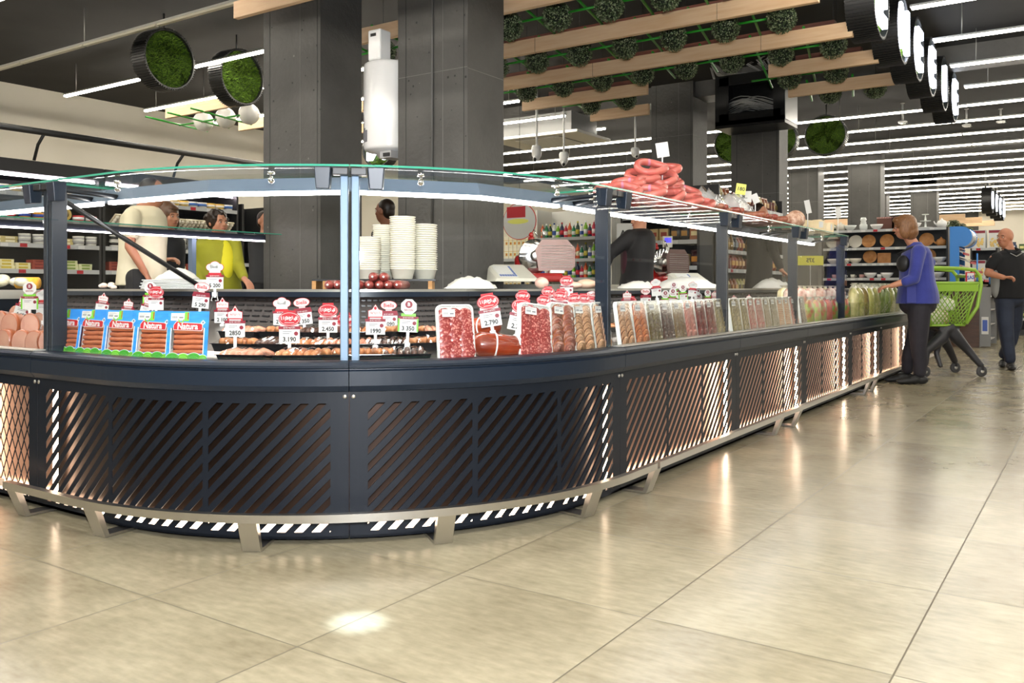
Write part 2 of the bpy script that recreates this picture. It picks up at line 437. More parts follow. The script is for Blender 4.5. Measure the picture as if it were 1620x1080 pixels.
for ri, (y, x0, n) in enumerate(rows):
    for k in range(n):
        x = x0 - .53 * k
        if not clear_of_columns(x, y): continue
        if y > 10 and (-5.3 if y > 11 else -4.75) < x < -3.1: continue
        sp = R(ball_rng.random() * 6)
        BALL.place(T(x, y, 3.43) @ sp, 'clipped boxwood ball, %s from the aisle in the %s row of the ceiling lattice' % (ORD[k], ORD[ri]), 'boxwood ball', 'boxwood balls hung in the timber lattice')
        if clear_of_columns(x - .26, y, .4):
            RODY.place(T(x - .26, y, BZ + .158), 'green rod under the lattice, %s from the aisle in the %s row, pointing away' % (ORD[k], ORD[ri]), 'rod', 'green rods of the lattice')
            RODX.place(T(x - .30, y + .03, BZ + .132), 'green rod along the beams, %s from the aisle in the %s row of the lattice' % (ORD[k], ORD[ri]), 'rod', 'green rods of the lattice')
globe_m = mat('white_globe', (.80, .79, .74), .12, coat=.5)
def make_globe():
    r = empty('globe_lamp'); m = MB(); m.ball((0, 0, 0), .145, globe_m, 24, 16); m.build('shade', r)
    m = MB(); m.cyl((0, 0, .14), (0, 0, .2), .03, black, 10); m.cyl((0, 0, .2), (0, 0, .865), .004, black, 6); m.build('cap', r); return r
GLOBE = Kind(make_globe)
for k, x in enumerate((-10.8, -10.3, -9.8)):
    GLOBE.place(T(x, 8.0, 3.38), 'unlit white globe lamp by the short timber beam, %s from the cream wall' % ORD[k], 'lamp', 'white globe lamps')
    RODY.place(T(x - .25, 7.75, BZ), 'green rod between the white globes, %s from the cream wall' % ORD[k], 'rod', 'green rods of the lattice')
    RODX.place(T(x - .05, 7.75, BZ - .02), 'green cross rod under the white globes, %s from the cream wall' % ORD[k], 'rod', 'green rods of the lattice')
# a second lattice far down the shop
for i, (y, a, b) in enumerate([(30.5, -9, -3.5), (32.2, -9, -3.2), (34.0, -9, -3.0)]):
    m = MB(); m.box(a, b, y - .03, y + .03, 3.1, 3.28, wood); tag(m.build('timber_beam'), 'far timber beam seen between the distant pillars, %s going away' % ORD[i], 'beam', 'distant timber beams')
    for k in range(7):
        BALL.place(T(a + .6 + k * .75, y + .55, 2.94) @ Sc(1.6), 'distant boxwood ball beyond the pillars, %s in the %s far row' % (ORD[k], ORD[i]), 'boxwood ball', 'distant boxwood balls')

# ------------------------------------------------------------------ moss discs and letter discs
moss = mat('moss_green', (.10, .20, .012), .9, c2=(.20, .34, .03), scale=25, lo=.3, hi=.7)
moss_b = mat('moss_base', (.05, .10, .010), .95)
rib_m = mat('black_ribbed_rim', (.015, .015, .015), .4)
letter_e = emis('letter_glow', (.80, .86, 1.0), 7.0)
def drum(r_=.35, dep=.24):
    """axis along +x, face towards +x, origin at the centre"""
    m = MB(); m.M = R(pi / 2, 'Y')
    m.lathe([(0, -dep / 2), (r_, -dep / 2), (r_, dep / 2), (r_ - .015, dep / 2), (r_ - .015, dep / 2 - .08), (0, dep / 2 - .08)], rib_m, 48, smooth=False)
    n = 72
    for k in range(n):
        a = 2 * pi * k / n; m.M = R(pi / 2, 'Y') @ R(a); m.box(r_ - .002, r_ + .014, -.006, .006, -dep / 2, dep / 2, rib_m)
    return m
def moss_face(m, r_, x, seed=1):
    rr = random.Random(seed); m.M = R(pi / 2, 'Y'); m.lathe([(0, x - .02), (r_, x - .02)], moss_b, 40)
    m.M = I4
    for k in range(2600):
        q = r_ * sqrt(rr.random()) * .985; a = 2 * pi * rr.random(); y, z = q * cos(a), q * sin(a)
        l, w_ = .022 + .02 * rr.random(), .004; dy, dz = rr.gauss(0, .012), rr.gauss(0, .012); b = 2 * pi * rr.random()
        m.add([(x - .02, y + w_ * cos(b), z + w_ * sin(b)), (x - .02, y - w_ * cos(b), z - w_ * sin(b)), (x - .02 + l, y + dy, z + dz)], [(0, 1, 2)], moss)
def make_mossdisc(): 
    r = empty('moss_disc'); drum().build('rim', r); m = MB(); moss_face(m, .335, .09); m.build('moss', r)
    m = MB(); m.cyl((0, 0, .35), (0, 0, .56), .012, rib_m, 8); m.build('hanger', r); return r
MD = Kind(make_mossdisc)
for i, y in enumerate((6.33, 7.39, 8.9)):
    MD.place(T(-9.3, y, 3.69) @ R(.05), 'round moss disc in a black ribbed drum hanging by the cream wall, %s going away' % ORD[i], 'moss disc', 'moss discs by the cream wall')
for i, x in enumerate((-5.75, -4.92, -4.06)):
    MD.place(T(x, 16.05, 3.68) @ R(-pi / 2 + .1), 'round moss disc facing the front beyond the far pillars, %s from the wall side' % ORD[i], 'moss disc', 'moss discs beyond the far pillars')
def letter_disc(ch, M, lab, cat='sign', grp='round letter signs over the aisle', hl=.57):
    r = empty('letter_sign', M=M); tag(r, lab, cat, grp)
    drum(.35, .26).build('rim', r); m = MB(); moss_face(m, .335, .07, 5); m.build('moss', r)
    m = MB(); m.M = T(.10, 0, 0) @ R(pi / 2, 'Z') @ R(pi / 2, 'X')
    v, f = text_geo(ch, .035, 'CENTER')
    # extruded letter
    ys = [p[1] for p in v]; c_ = (max(ys) + min(ys)) / 2; s_ = .46 / (max(ys) - min(ys))
    pts = [(p[0] * s_ * 1.1, (p[1] - c_) * s_, 0) for p in v]; n = len(pts)
    m.add([(x, y, .05) for x, y, _ in pts], f, letter_e); m.add([(x, y, 0) for x, y, _ in pts], [tuple(reversed(q)) for q in f], letter_e)
    ed = {}
    for q in f:
        for a, b in zip(q, q[1:] + q[:1]): ed[(a, b)] = 1
    sd = [(a, b) for a, b in ed if (b, a) not in ed]
    m.add([(x, y, 0) for x, y, _ in pts] + [(x, y, .05) for x, y, _ in pts], [(a, b, b + n, a + n) for a, b in sd], letter_e)
    m.build('letter', r)
    m = MB(); m.cyl((-.05, -.1, .34), (-.05, -.1, hl), .014, rod_m, 8); m.cyl((-.05, .1, .34), (-.05, .1, hl), .014, rod_m, 8); m.build('hanger', r)
    return r
for i, (px, py, ch) in enumerate([(1372, 12, 'E'), (1409, 48, 'N'), (1434.5, 80, 'E'), (1457, 108, 'E'), (1478, 131, 'I'), (1495, 152, 'E')]):
    p = on_x(px, py, -1.84)
    letter_disc(ch, T(p.x, p.y, 3.68), 'glowing letter in a moss-lined black drum over the aisle, %s going away' % ORD[i])
p = P3(603, 236, 17.0); letter_disc('M', T(*p) @ R(-pi / 2 + .15) , 'green disc with a white glowing letter seen between pillars behind the boiler')
for i in range(4):
    letter_disc('ITEM'[i], T(-2.6, 27.5 + 1.1 * i, 3.40), 'distant blue-white letter sign beyond the tableware shelf, %s going away' % ORD[i], grp='distant letter signs', hl=.84)

# ------------------------------------------------------------------ cameras, air unit, rail
def make_cam():
    r = empty('security_camera'); m = MB()
    m.lathe([(.0, -.06), (.03, -.055), (.055, -.02), (.062, .03), (.062, .05), (.05, .07), (0, .07)], white_p, 20); m.build('housing', r)
    m = MB(); m.cyl((0, -.028, -.035), (.012, -.058, -.055), .026, white_p, 14); m.cyl((.010, -.056, -.053), (.013, -.062, -.057), .018, black, 14); m.build('lens', r)
    m = MB(); m.cyl((0, 0, .07), (0, 0, .75), .014, white_p, 10); m.cyl((0, 0, .73), (0, 0, .75), .03, white_p, 12); m.build('drop_pole', r)
    return r
CAMK = Kind(make_cam)
for i, (px, py, D) in enumerate([(849, 243, 13.0), (892, 252, 14.0), (1005, 242, 15.0), (1428, 194, 15.5), (1529, 199, 16), (1583, 193, 16)]):
    p = P3(px, py, D)
    CAMK.place(T(p.x, p.y, p.z) @ R(.3 * i) @ Sc(1.25, 1.25, (4.25 - p.z) / .75), 'white dome security camera on a drop pole, %s counting along from the broad pillar' % ORD[i], 'security camera', 'ceiling security cameras')
CP = P3(870, 224, 15.5)
r = tag(empty('cassette_air_conditioner', tuple(CP)), 'square white cassette air conditioner hanging among the tube lights', 'air conditioner')
m = MB(); m.box(-.9, .9, -.6, .6, 0, .05, mat('cassette_panel', (.62, .60, .56), .5)); m.build('panel', r, bevel=.01)
m = MB(); m.box(-.45, .45, -.45, .45, -.012, 0, mat('intake_grille', (.35, .34, .32), .6));
for k in range(14): m.box(-.44, .44, -.43 + k * .063, -.40 + k * .063, -.016, -.012, white_m)
m.build('intake', r)
m = MB(); m.box(-.7, .7, -.45, .45, .05, .4, mat('air_unit_casing', (.20, .20, .195), .6)); m.build('casing', r)
m = MB()
for x in (-.6, .6): m.cyl((x, 0, .4), (x, 0, 4.25 - CP.z), .008, rod_m, 6)
m.build('suspension_rod', r)
m = MB(); m.tube([(-.9, -.3, .69), (-1.0, -.32, .3), (-1.1, -.34, .22), (-1.25, -.36, .3), (-1.3, -.36, .69)], .03, black, 10); tag(m.build('drain_hose', loc=tuple(CP)), 'black flexible hose looping beside the cassette air conditioner', 'hose')

# water boiler on the broad pillar
r = tag(empty('water_boiler', (-5.06, 5.62, 2.52)), 'white cylindrical water boiler mounted beside the broad dark pillar', 'water boiler')
boiler = mat('boiler_white', (.82, .82, .81), .25, coat=.3)
m = MB(); m.lathe([(.04, -.44), (.09, -.44), (.12, -.40), (.20, -.385), (.215, -.37), (.22, -.35), (.22, .33), (.215, .35), (.2, .36), (0, .365)], boiler, 40); m.build('tank', r)
m = MB(); m.box(-.065, .075, -.20, -.06, .36, .62, boiler); m.build('control_box', r, bevel=.015)
m = MB(); m.box(-.03, .03, -.203, -.20, .56, .585, ink); m.build('display', r)
m = MB(); m.box(.03, .15, -.15, .02, -.46, -.40, mat('boiler_grey', (.4, .4, .4), .4)); m.box(.07, .14, -.16, -.15, -.45, -.42, black); m.build('valve_block', r)
m = MB()
for k in range(3): m.M = R(radians(-128 + 9 * k)); m.box(.2195, .2215, -.018, .018, -.32, -.18 + (.10 if k == 0 else -.02 * k), grey_ink)
m.build('rating_label', r)
m = MB(); m.box(.1, .14, -.05, .05, -.3, .3, steel); m.build('wall_bracket', r, M=T(.06, .1, 0))

# box of cables on the dark pillar
r = tag(empty('cable_box', (-4.1, 12.35, 3.35)), 'open black metal box full of grey cables mounted high on the dark far pillar', 'electrical box')
m = MB(); bm_ = mat('box_black_metal', (.02, .02, .02), .3, .4)
for a in ((-.5, .5, -.3, -.27, -.06, 0), (-.5, .5, -.3, .3, .62, .65), (-.5, .5, -.3, .3, -.1, -.06), (-.5, -.44, -.3, .3, -.06, .62), (.44, .5, -.3, .3, -.06, .62), (-.5, .5, .27, .3, -.06, .62), (-.44, -.30, -.3, -.29, -.06, .62), (.34, .44, -.3, -.29, -.06, .62), (-.44, .44, -.3, -.29, .5, .62), (-.44, .44, -.3, -.29, -.06, .1)): m.box(*a, bm_)
m.build('case', r)
m = MB(); m.box(.5, .505, -.29, .29, -.05, .60, mat('galvanised_sheet', (.5, .5, .5), .35, .7)); m.build('side_plate', r)
rr = random.Random(9); m = MB(); cg = mat('cable_grey', (.30, .30, .28), .5)
for k in range(26):
    a0 = rr.random() * 3; y = -.2 + .3 * rr.random(); z0 = .08 + .2 * rr.random()
    m.tube([(-.36 + .7 * t / 7, y + .04 * sin(t + a0), z0 + .10 * sin(t * .45 + a0 * .3)) for t in range(8)], .007, cg, 5)
m.build('cable_tangle', r)
m = MB()
for k in range(14):
    a0 = rr.random(); y = -.1 + .3 * rr.random()
    m.tube([(-.75 + .15 * a0, y, .95), (-.7 + .3 * a0, y, .74), (-.3 + .3 * a0, y, .68 + .02 * a0), (.1 + .2 * a0, y, .69), (-.2 + .5 * a0, y, .88), (-.05 + .5 * a0, y, .93)], .009, cg, 5)
tag(m.build('cable_coil', loc=(-4.1, 12.35, 3.35)), 'coils of loose grey cable lying on top of the black electrical box', 'cable')

# added spot, no fixture: imitates flash light thrown onto the floor by the posts
sp = bpy.data.lights.new('added_floor_spot', 'SPOT'); so = bpy.data.objects.new('added_floor_spot', sp); COL.objects.link(so)
q = on_z(566, 984, 0); so.location = (q.x, q.y, 4.2); sp.energy = 2400; sp.color = (.62, .80, 1.0); sp.spot_size = radians(2.9); sp.spot_blend = 1.0; sp.shadow_soft_size = .02
# ================================================================== the glass counter
AX, AY, AR = -3.37, 3.51, 1.5
AL = AR * pi / 2
def path(s):
    if s < 0: return Vector((AX + s, AY - AR)), Vector((0, -1))
    if s > AL: return Vector((AX + AR, AY + s - AL)), Vector((1, 0))
    a = s / AR; n = Vector((sin(a), -cos(a))); return Vector((AX, AY)) + n * AR, n
def at(s, o, z):
    p, n = path(s); q = p - n * o; return (q.x, q.y, z)
def frame(s, o, z, turn=0):
    """matrix on the counter: x along the front, y inward, z up"""
    p, n = path(s); q = p - n * o
    return T(q.x, q.y, z) @ R(atan2(n.x, -n.y) + turn)
def ss(a, b, step=.04):
    pts = [a]
    lo, hi = max(a, 0), min(b, AL)
    if hi > lo:
        if lo > a: pts.append(lo)
        n = max(1, math.ceil((hi - lo) / step))
        pts += [lo + (hi - lo) * k / n for k in range(1, n + 1)]
    if pts[-1] < b: pts.append(b)
    return pts
def sweep(m, sl, prof, mt, cap=True, mts=None, smooth=False):
    """closed profile of (o, z) along the list of s"""
    n = len(prof); v = []; f = []; fm = []
    for s in sl:
        for o, z in prof: v.append(at(s, o, z))
    for i in range(len(sl) - 1):
        for k in range(n):
            a, b = i * n + k, i * n + (k + 1) % n
            f.append((a, a + n, b + n, b)); fm.append(mts[k] if mts else mt)
    for q, mm in zip(f, fm): m.add([v[i] for i in q], [(0, 1, 2, 3)], mm, smooth)
    if cap:
        m.add([v[i] for i in range(n)], [tuple(range(n))], mts[-1] if mts else mt)
        m.add([v[i] for i in range(len(v) - n, len(v))], [tuple(range(n))[::-1]], mts[-1] if mts else mt)
def sbox(m, s0, s1, o0, o1, z0, z1, mt, step=.04):
    sweep(m, ss(s0, s1, step), [(o0, z0), (o1, z0), (o1, z1), (o0, z1)], mt)
def clip(poly, ax, val, keep_less):
    out = []
    for i in range(len(poly)):
        a, b = poly[i], poly[(i + 1) % len(poly)]
        ia = (a[ax] <= val) if keep_less else (a[ax] >= val); ib = (b[ax] <= val) if keep_less else (b[ax] >= val)
        if ia: out.append(a)
        if ia != ib:
            t = (val - a[ax]) / (b[ax] - a[ax]); out.append((a[0] + t * (b[0] - a[0]), a[1] + t * (b[1] - a[1])))
    return out
def curved_bar(m, poly, o0, o1, mt, sl):
    for a, b in zip(sl, sl[1:]):
        p = clip(clip(poly, 0, a, False), 0, b, True)
        if len(p) < 3: continue
        n = len(p); v = [at(s, o0, z) for s, z in p] + [at(s, o1, z) for s, z in p]
        m.add(v, [tuple(range(n)), tuple(range(n, 2 * n))[::-1]] + [(i, n + i, n + (i + 1) % n, (i + 1) % n) for i in range(n)], mt)
Z0, Z1 = .046, .532
def slotted(m, a, b, mt, pitch=.066, bar=.034, slope=1.0, o0=0, o1=.0025, both=False):
    if 0 < (a + b) / 2 < AL: o1 = .007
    sl = ss(a, b, .05)
    h = (Z1 - Z0) * slope; k = a - h - pitch
    while k < b:
        poly = [(k, Z0), (k + bar, Z0), (k + bar + h, Z1), (k + h, Z1)]
        poly = clip(clip(poly, 0, a, False), 0, b, True)
        if len(poly) > 2: curved_bar(m, poly, o0, o1, mt, sl)
        if both:
            poly = [(k + h, Z0), (k + bar + h, Z0), (k + bar, Z1), (k, Z1)]
            poly = clip(clip(poly, 0, a, False), 0, b, True)
            if len(poly) > 2: curved_bar(m, poly, o0 + .001, o1, mt, sl)
        k += pitch
glow_w = emis('warm_led', (1.0, .74, .52), 11.0)
glow_c = emis('case_led', (1.0, .96, .93), 30.0)
glow_s = emis('warm_led_bright', (1.0, .74, .52), 34.0)
copper_lit = mat('lit_copper_sheet', (.55, .33, .24), .36, .9)  # same backing on the straight runs, LED brightness put into the colour
glow_p = emis('case_led_pink', (1.0, .84, .92), 20.0)
vent = mat('slotted_back', (.022, .015, .013), .5)
hous = mat('lamp_housing_blue', (.10, .14, .20), .38, .4)
deck_m = mat('deck_steel', (.45, .42, .38), .3, .9)
top_m = mat('worktop_steel', (.60, .58, .52), .3, .8)
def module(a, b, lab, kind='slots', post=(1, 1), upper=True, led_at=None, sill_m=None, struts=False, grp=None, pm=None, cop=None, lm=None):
    pm, cop, lm = pm or (navy, navy), cop or copper_shaded, lm or glow_w
    r = tag(empty('display_counter'), lab, 'display counter', grp)
    sl = ss(a, b); g = .0015
    a_, b_ = a + g, b - g; sl[0], sl[-1] = a_, b_
    # base panel frame
    m = MB()
    sbox(m, a_, b_, 0, .0025, .02, Z0, navy2); sbox(m, a_, b_, 0, .0025, Z1, .575, navy2)
    mar = .07
    sbox(m, a_, a + mar, 0, .0025, Z0, Z1, navy2); sbox(m, b - mar, b_, 0, .0025, Z0, Z1, navy2)
    L_ = (b - a - 2 * mar); n = 3
    for k in range(n):
        p = a + mar + L_ * k / n; q = a + mar + L_ * (k + 1) / n
        if k: sbox(m, p - .012, p + .012, 0, .0025, Z0, Z1, navy2); p += .012
        if k < n - 1: q -= .012
        if kind == 'diamond': slotted(m, p, q, navy2, .052, .006, .52, both=True)
        else: slotted(m, p, q, navy2)
    m.build('grille_panel', r)
    m = MB(); sbox(m, a_, b_, .075, .08, .03, .575, cop); sbox(m, a_, b_, .0, .08, .02, .03, navy2); m.build('copper_backing', r)
    m = MB(); sbox(m, a_ + .05, b_ - .05,   .045, .055, .030, .062, glow_w); m.build('floor_led_strip', r)
    if led_at:
        m = MB()
        for l in led_at:
            sbox(m, l - .008, l + .008, .030, .046, .07, .53, lm)
        m.build('upright_led_strip', r)
    m = MB()
    sbox(m, a_, b_, .085, 1.20, .03, .64, navy2); m.build('body', r)
    m = MB(); sweep(m, sl, [(0, .575), (-.012, .578), (-.028, .60), (-.030, .655), (-.022, .66), (-.022, .664), (-.032, .668), (-.034, .678), (-.026, .688), (-.010, .692), (.06, .692), (.06, .575)], navy, smooth=False)
    m.build('bumper', r)
    if sill_m:
        m = MB(); sweep(m, sl, [(-.018, .6925), (.038, .6925), (.038, .698), (-.018, .698)], sill_m); m.build('sill', r)
    m = MB(); sweep(m, sl, [(.06, .64), (.06, .66), (.30, .675), (.34, .70), (.84, .80), (.85, .77), (.85, .64)], deck_m); m.build('deck', r)
    m = MB(); sweep(m, sl, [(.86, .78), (.94, .93), (1.0, .93), (1.0, .64), (.86, .64)], vent)
    k = a + .05
    while k < b - .1:
        for j in range(5):
            z = .80 + .026 * j; o = .868 + (z - .78) * .533; sbox(m, k, k + .05, o - .012, o - .002, z, z + .008, black)
        k += .075
    m.build('rear_riser', r)
    m = MB(); sweep(m, sl, [(.90, .935), (.90, .962), (1.20, .962), (1.20, .64), (1.19, .64), (1.19, .935)], top_m); m.build('worktop', r)
    m = MB(); sweep(m, sl, [(.888, .925), (.888, .95), (.899, .95), (.899, .925)], navy); m.build('worktop_edge', r)
    if upper:
        m = MB(); sweep(m, sl, [(.022, .70), (.030, .70), (.030, 1.425), (.022, 1.425)], glass, mts=[glass_e, glass, glass_e, glass]); m.build('front_glass', r)
        m = MB(); sweep(m, sl, [(.012, 1.432), (.50, 1.432), (.50, 1.440), (.012, 1.440)], glass, mts=[glass, glass_e, glass, glass_e]); m.build('top_glass', r)
        mid = (a + b) / 2; hl = [a_, mid, b_]
        hl = [a_ + .0, a + (b - a) * .5, b_]
        m = MB(); sweep(m, hl, [(.30, 1.374), (.325, 1.43), (.44, 1.43), (.44, 1.385), (.36, 1.374)], hous); hob = m.build('lamp_housing', r)
        m = MB(); sweep(m, [a_ + .04, mid, b_ - .04], [(.305, 1.358), (.335, 1.358), (.335, 1.373), (.305, 1.373)], glow_c); m.build('led_tube', hob)
        for sgn, e, on in ((1, a, post[0]), (-1, b, post[1])):
            if on:
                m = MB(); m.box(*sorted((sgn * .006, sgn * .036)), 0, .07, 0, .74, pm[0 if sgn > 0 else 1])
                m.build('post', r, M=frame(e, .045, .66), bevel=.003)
                if struts:
                    m = MB(); m.tube([(sgn * .03, .10, .70), (sgn * .05, .86, .30)], .012, black, 6); m.build('strut', r, M=frame(e, .045, .66))
            m = MB()
            x0, x1 = sorted((sgn * .065, sgn * .135))
            v = [(x0 + .004, -.014, -.002), (x1 - .004, -.014, -.002), (x1 - .010, -.004, -.085), (x0 + .010, -.004, -.085), (x0, .045, 0), (x1, .045, 0), (x1 - .006, .045, -.08), (x0 + .006, .045, -.08)]
            m.add(v, [(0, 3, 2, 1), (4, 5, 6, 7), (0, 1, 5, 4), (1, 2, 6, 5), (2, 3, 7, 6), (3, 0, 4, 7)], navy)
            m.box(*sorted((sgn * .005, sgn * .064)), .0, .04, -.03, -.002, black)
            gc = m.build('glass_clamp', r, M=frame(e, .012, 1.43), bevel=.003)
            m = MB(); m.tube([(sgn * .10, .03, -.03), (sgn * .10, .30, -.04)], .011, navy2, 8); m.build('clamp_arm', gc)
        for q in (.22, .78):
            m = MB(); m.cyl((0, 0, 0), (0, 0, -.012), .014, chrome, 14); m.cyl((0, 0, -.012), (0, 0, -.028), .006, chrome, 10); m.ball((0, 0, -.036), .013, chrome, 14, 9)
            m.build('glass_fixing', r, M=frame(a + (b - a) * q, .16, 1.432))
    else:
        m = MB(); sweep(m, sl, [(.022, .70), (.030, .70), (.030, .83), (.022, .83)], glass, mts=[glass_e, glass, glass_e, glass]); m.build('front_glass', r)
    for sgn, e in ((1, a), (-1, b)):
        m = MB(); m.M = T(sgn * .016, 0, 0) @ R(pi / 2, 'X'); m.lathe([(.0085, 0), (.0085, .004), (.006, .006), (0, .006)], steel, 12); m.build('bolt', r, M=frame(e, 0, .558))
    m = MB(); 
    for q in (.15, .85): 
        p = at(a + (b - a) * q, .12, 0); m.cyl(p, (p[0], p[1], .04), .022, black, 12)
    m.build('foot', r)
    return r
sM = .92
for k in range(60):
    p, n_ = path(sM); D = -SY * p.x + CY * p.y; px = 810 + F * (CY * p.x + SY * p.y) / D
    sM += (552.5 - px) / 500
sL, sR = -.50, AL + .17
YS = [3.68, 5.25, 6.75, 8.23, 9.55, 11.1, 12.6]
SYS = [sR] + [AL + y - AY for y in YS[1:]]
module(-2.0, sL, 'straight counter section with a diamond mesh front at the wall end', 'diamond', (0, 1), sill_m=alu, led_at=[-1.3, -1.05], struts=True, cop=copper_lit)
module(sL, sM, 'curved glass counter section holding the blue sausage packs', led_at=[sL + .078], pm=(navy, blue_alu))  # all posts are one metal; flash sheen painted into the paler seam pair
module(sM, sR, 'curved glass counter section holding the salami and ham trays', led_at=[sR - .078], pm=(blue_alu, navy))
LBL = ['straight glass counter section next to the curve, under the sausage rings', 'straight glass counter section under the dried sausage pile', 'straight glass counter section under the cheeses, last one with tall glass',
       'low open counter section the woman in blue reaches into', 'low open counter section behind the shopping trolley', 'low open counter section at the far end of the run']
for i in range(6):
    module(SYS[i], SYS[i + 1], LBL[i], post=(0, 1), upper=i < 3, led_at=[SYS[i + 1] - .078], sill_m=alu, cop=copper_lit, lm=glow_s)

# kick rails
def rail(a, b, lab, feet):
    r = tag(empty('kick_rail'), lab, 'kick rail', 'steel kick rails round the counter')
    m = MB(); sweep(m, ss(a + .004, b - .004), [(-.148, .118), (-.118, .118), (-.118, .148), (-.148, .148)], steel); m.build('rail', r)
    for s in feet:
        m = MB()
        # bent flat bar: down from the rail, along the floor back to the counter
        pr = [(-.146, .118), (-.118, .118), (-.082, .012), (.06, .012), (.06, .002), (-.098, .002)]
        v = [(x, o, z) for x in (-.035, .035) for o, z in pr]; n = 6
        m.add(v, [tuple(range(n)), tuple(range(n, 2 * n))[::-1]] + [(i, i + n, (i + 1) % n + n, (i + 1) % n) for i in range(n)], steel)
        m.build('bracket', r, M=frame(s, 0, 0))
def s_of(px, py):
    p = on_z(px, py, 0); 
    if p.x < AX: return p.x - AX
    if p.y > AY: return AL + p.y - AY
    return AR * atan2(p.x - AX, AY - p.y)
rail(-2.0, sL - .04, 'short steel kick rail in front of the diamond mesh section', [s_of(38, 815)])
rail(sL, sR + .10, 'long curved steel kick rail round the counter bend', [s_of(155, 850), s_of(402, 870), s_of(698, 857), s_of(920, 815), s_of(1020, 778)])
rail(sR + .12, SYS[6] - .6, 'straight steel kick rail along the aisle side of the counter', [s_of(1215, 687), s_of(1240, 673), s_of(1340, 622), s_of(1357, 617), s_of(1425, 590), AL + 11.2 - AY, AL + 11.5 - AY])

# far side of the island
r = tag(empty('far_display_counter'), 'far side of the counter island, its glass shelf edge in front of the shoppers', 'display counter')
m = MB(); m.box(-6.18, -5.7, 1.2, 5.15, .03, .90, navy2); m.build('body', r)
m = MB(); m.box(-6.20, -5.68, 1.2, 5.15, .90, .955, top_m); m.build('worktop', r)
m = MB(); m.box(-6.12, -6.05, .9, 5.12, 1.385, 1.425, navy2); m.box(-6.18, -5.85, .9, 5.12, 1.425, 1.433, glass); m.box(-5.85, -5.847, .9, 5.12, 1.425, 1.433, glass_e); m.build('canopy', r)
m = MB(); m.box(-6.05, -6.035, .9, 5.10, 1.370, 1.381, glow_p); m.build('led_tube', r)
m = MB()
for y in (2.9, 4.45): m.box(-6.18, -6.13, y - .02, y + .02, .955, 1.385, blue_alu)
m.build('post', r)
# staff-side cabinet with a printed panel, behind the sausage packs
m = MB(); m.box(-5.2, -4.45, 3.4, 3.6, .0, .96, mat('grey_cabinet', (.42, .42, .40), .4)); m.box(-4.75, -4.55, 3.398, 3.4, .74, .86, mat('printed_panel', (.25, .22, .17), .6)); m.box(-4.95, -4.88, 3.398, 3.4, .78, .85, black)
tag(m.build('grey_cabinet'), 'low pale grey cabinet with a printed panel behind the blue sausage packs', 'cabinet')

# rear worktop inside the island
m = MB(); m.box(-4.3, -3.7, 6.05, 9.15, 0, .96, navy2); m.box(-4.32, -3.66, 6.03, 9.17, .96, 1.0, top_m)
tag(m.build('rear_counter'), 'long steel-topped rear counter carrying the slicers and scales', 'counter')
# ================================================================== goods in the counter
def s_px(px, o, z=.7):
    s = 1.0
    for k in range(200):
        p, n = path(s); q = p - n * o; D = -SY * q.x + CY * q.y
        e = px - (810 + F * (CY * q.x + SY * q.y) / D)
        s += max(-.15, min(.15, e / 700)) if D < 6 else max(-.3, min(.3, e / 200))
        if abs(e) < .05: break
    return s
# ---- blue sausage packs
blue_c = mat('bright_blue_card', lin('1f78d0'), .35, c2=lin('2f8fe0'), scale=9, stretch=(1, 1, 6))
hill_a, hill_b, hill_l = mat('hill_green', lin('3f9a2e'), .4), mat('hill_green_pale', lin('6fbf35'), .4), mat('hill_line', lin('246b1c'), .4)
saus_m = mat('frankfurter', lin('c4714a'), .32, c2=lin('b05f3c'), scale=20, coat=.4)
pack_in = mat('pack_inside', lin('5a1d14'), .4)
leafm = mat('logo_leaf', lin('74b530'), .5)
badge = mat('logo_red', lin('b01622'), .4)
def arc_pts(cx, cy, r, a0, a1, n=10, sy=1.0): return [(cx + r * cos(a0 + (a1 - a0) * k / n), cy + sy * r * sin(a0 + (a1 - a0) * k / n)) for k in range(n + 1)]
def stand(m, pts, y0, y1, mt):
    """outline in x-z with thickness along y"""
    old = m.M; m.M = old @ R(pi / 2, 'X'); m.prism(pts, -y1, -y0, mt); m.M = old
def label_card(m, x, z, w_, h, y, mt=paper, bars=True):
    m.box(x, x + w_, y - .0006, y, z, z + h, mt)
    if bars:
        for k in range(9): m.box(x + w_ * (.10 + .045 * k), x + w_ * (.10 + .045 * k + (.02 if k % 3 else .03)), y - .001, y - .0006, z + h * .3, z + h * .6, grey_ink)
        for k in range(3): m.box(x + w_ * .08, x + w_ * (.85 - .1 * k), y - .001, y - .0006, z + h * (.72 + .07 * k), z + h * (.74 + .07 * k), grey_ink)
        m.box(x + w_ * .6, x + w_ * .9, y - .001, y - .0006, z + h * .3, z + h * .5, grey_ink)
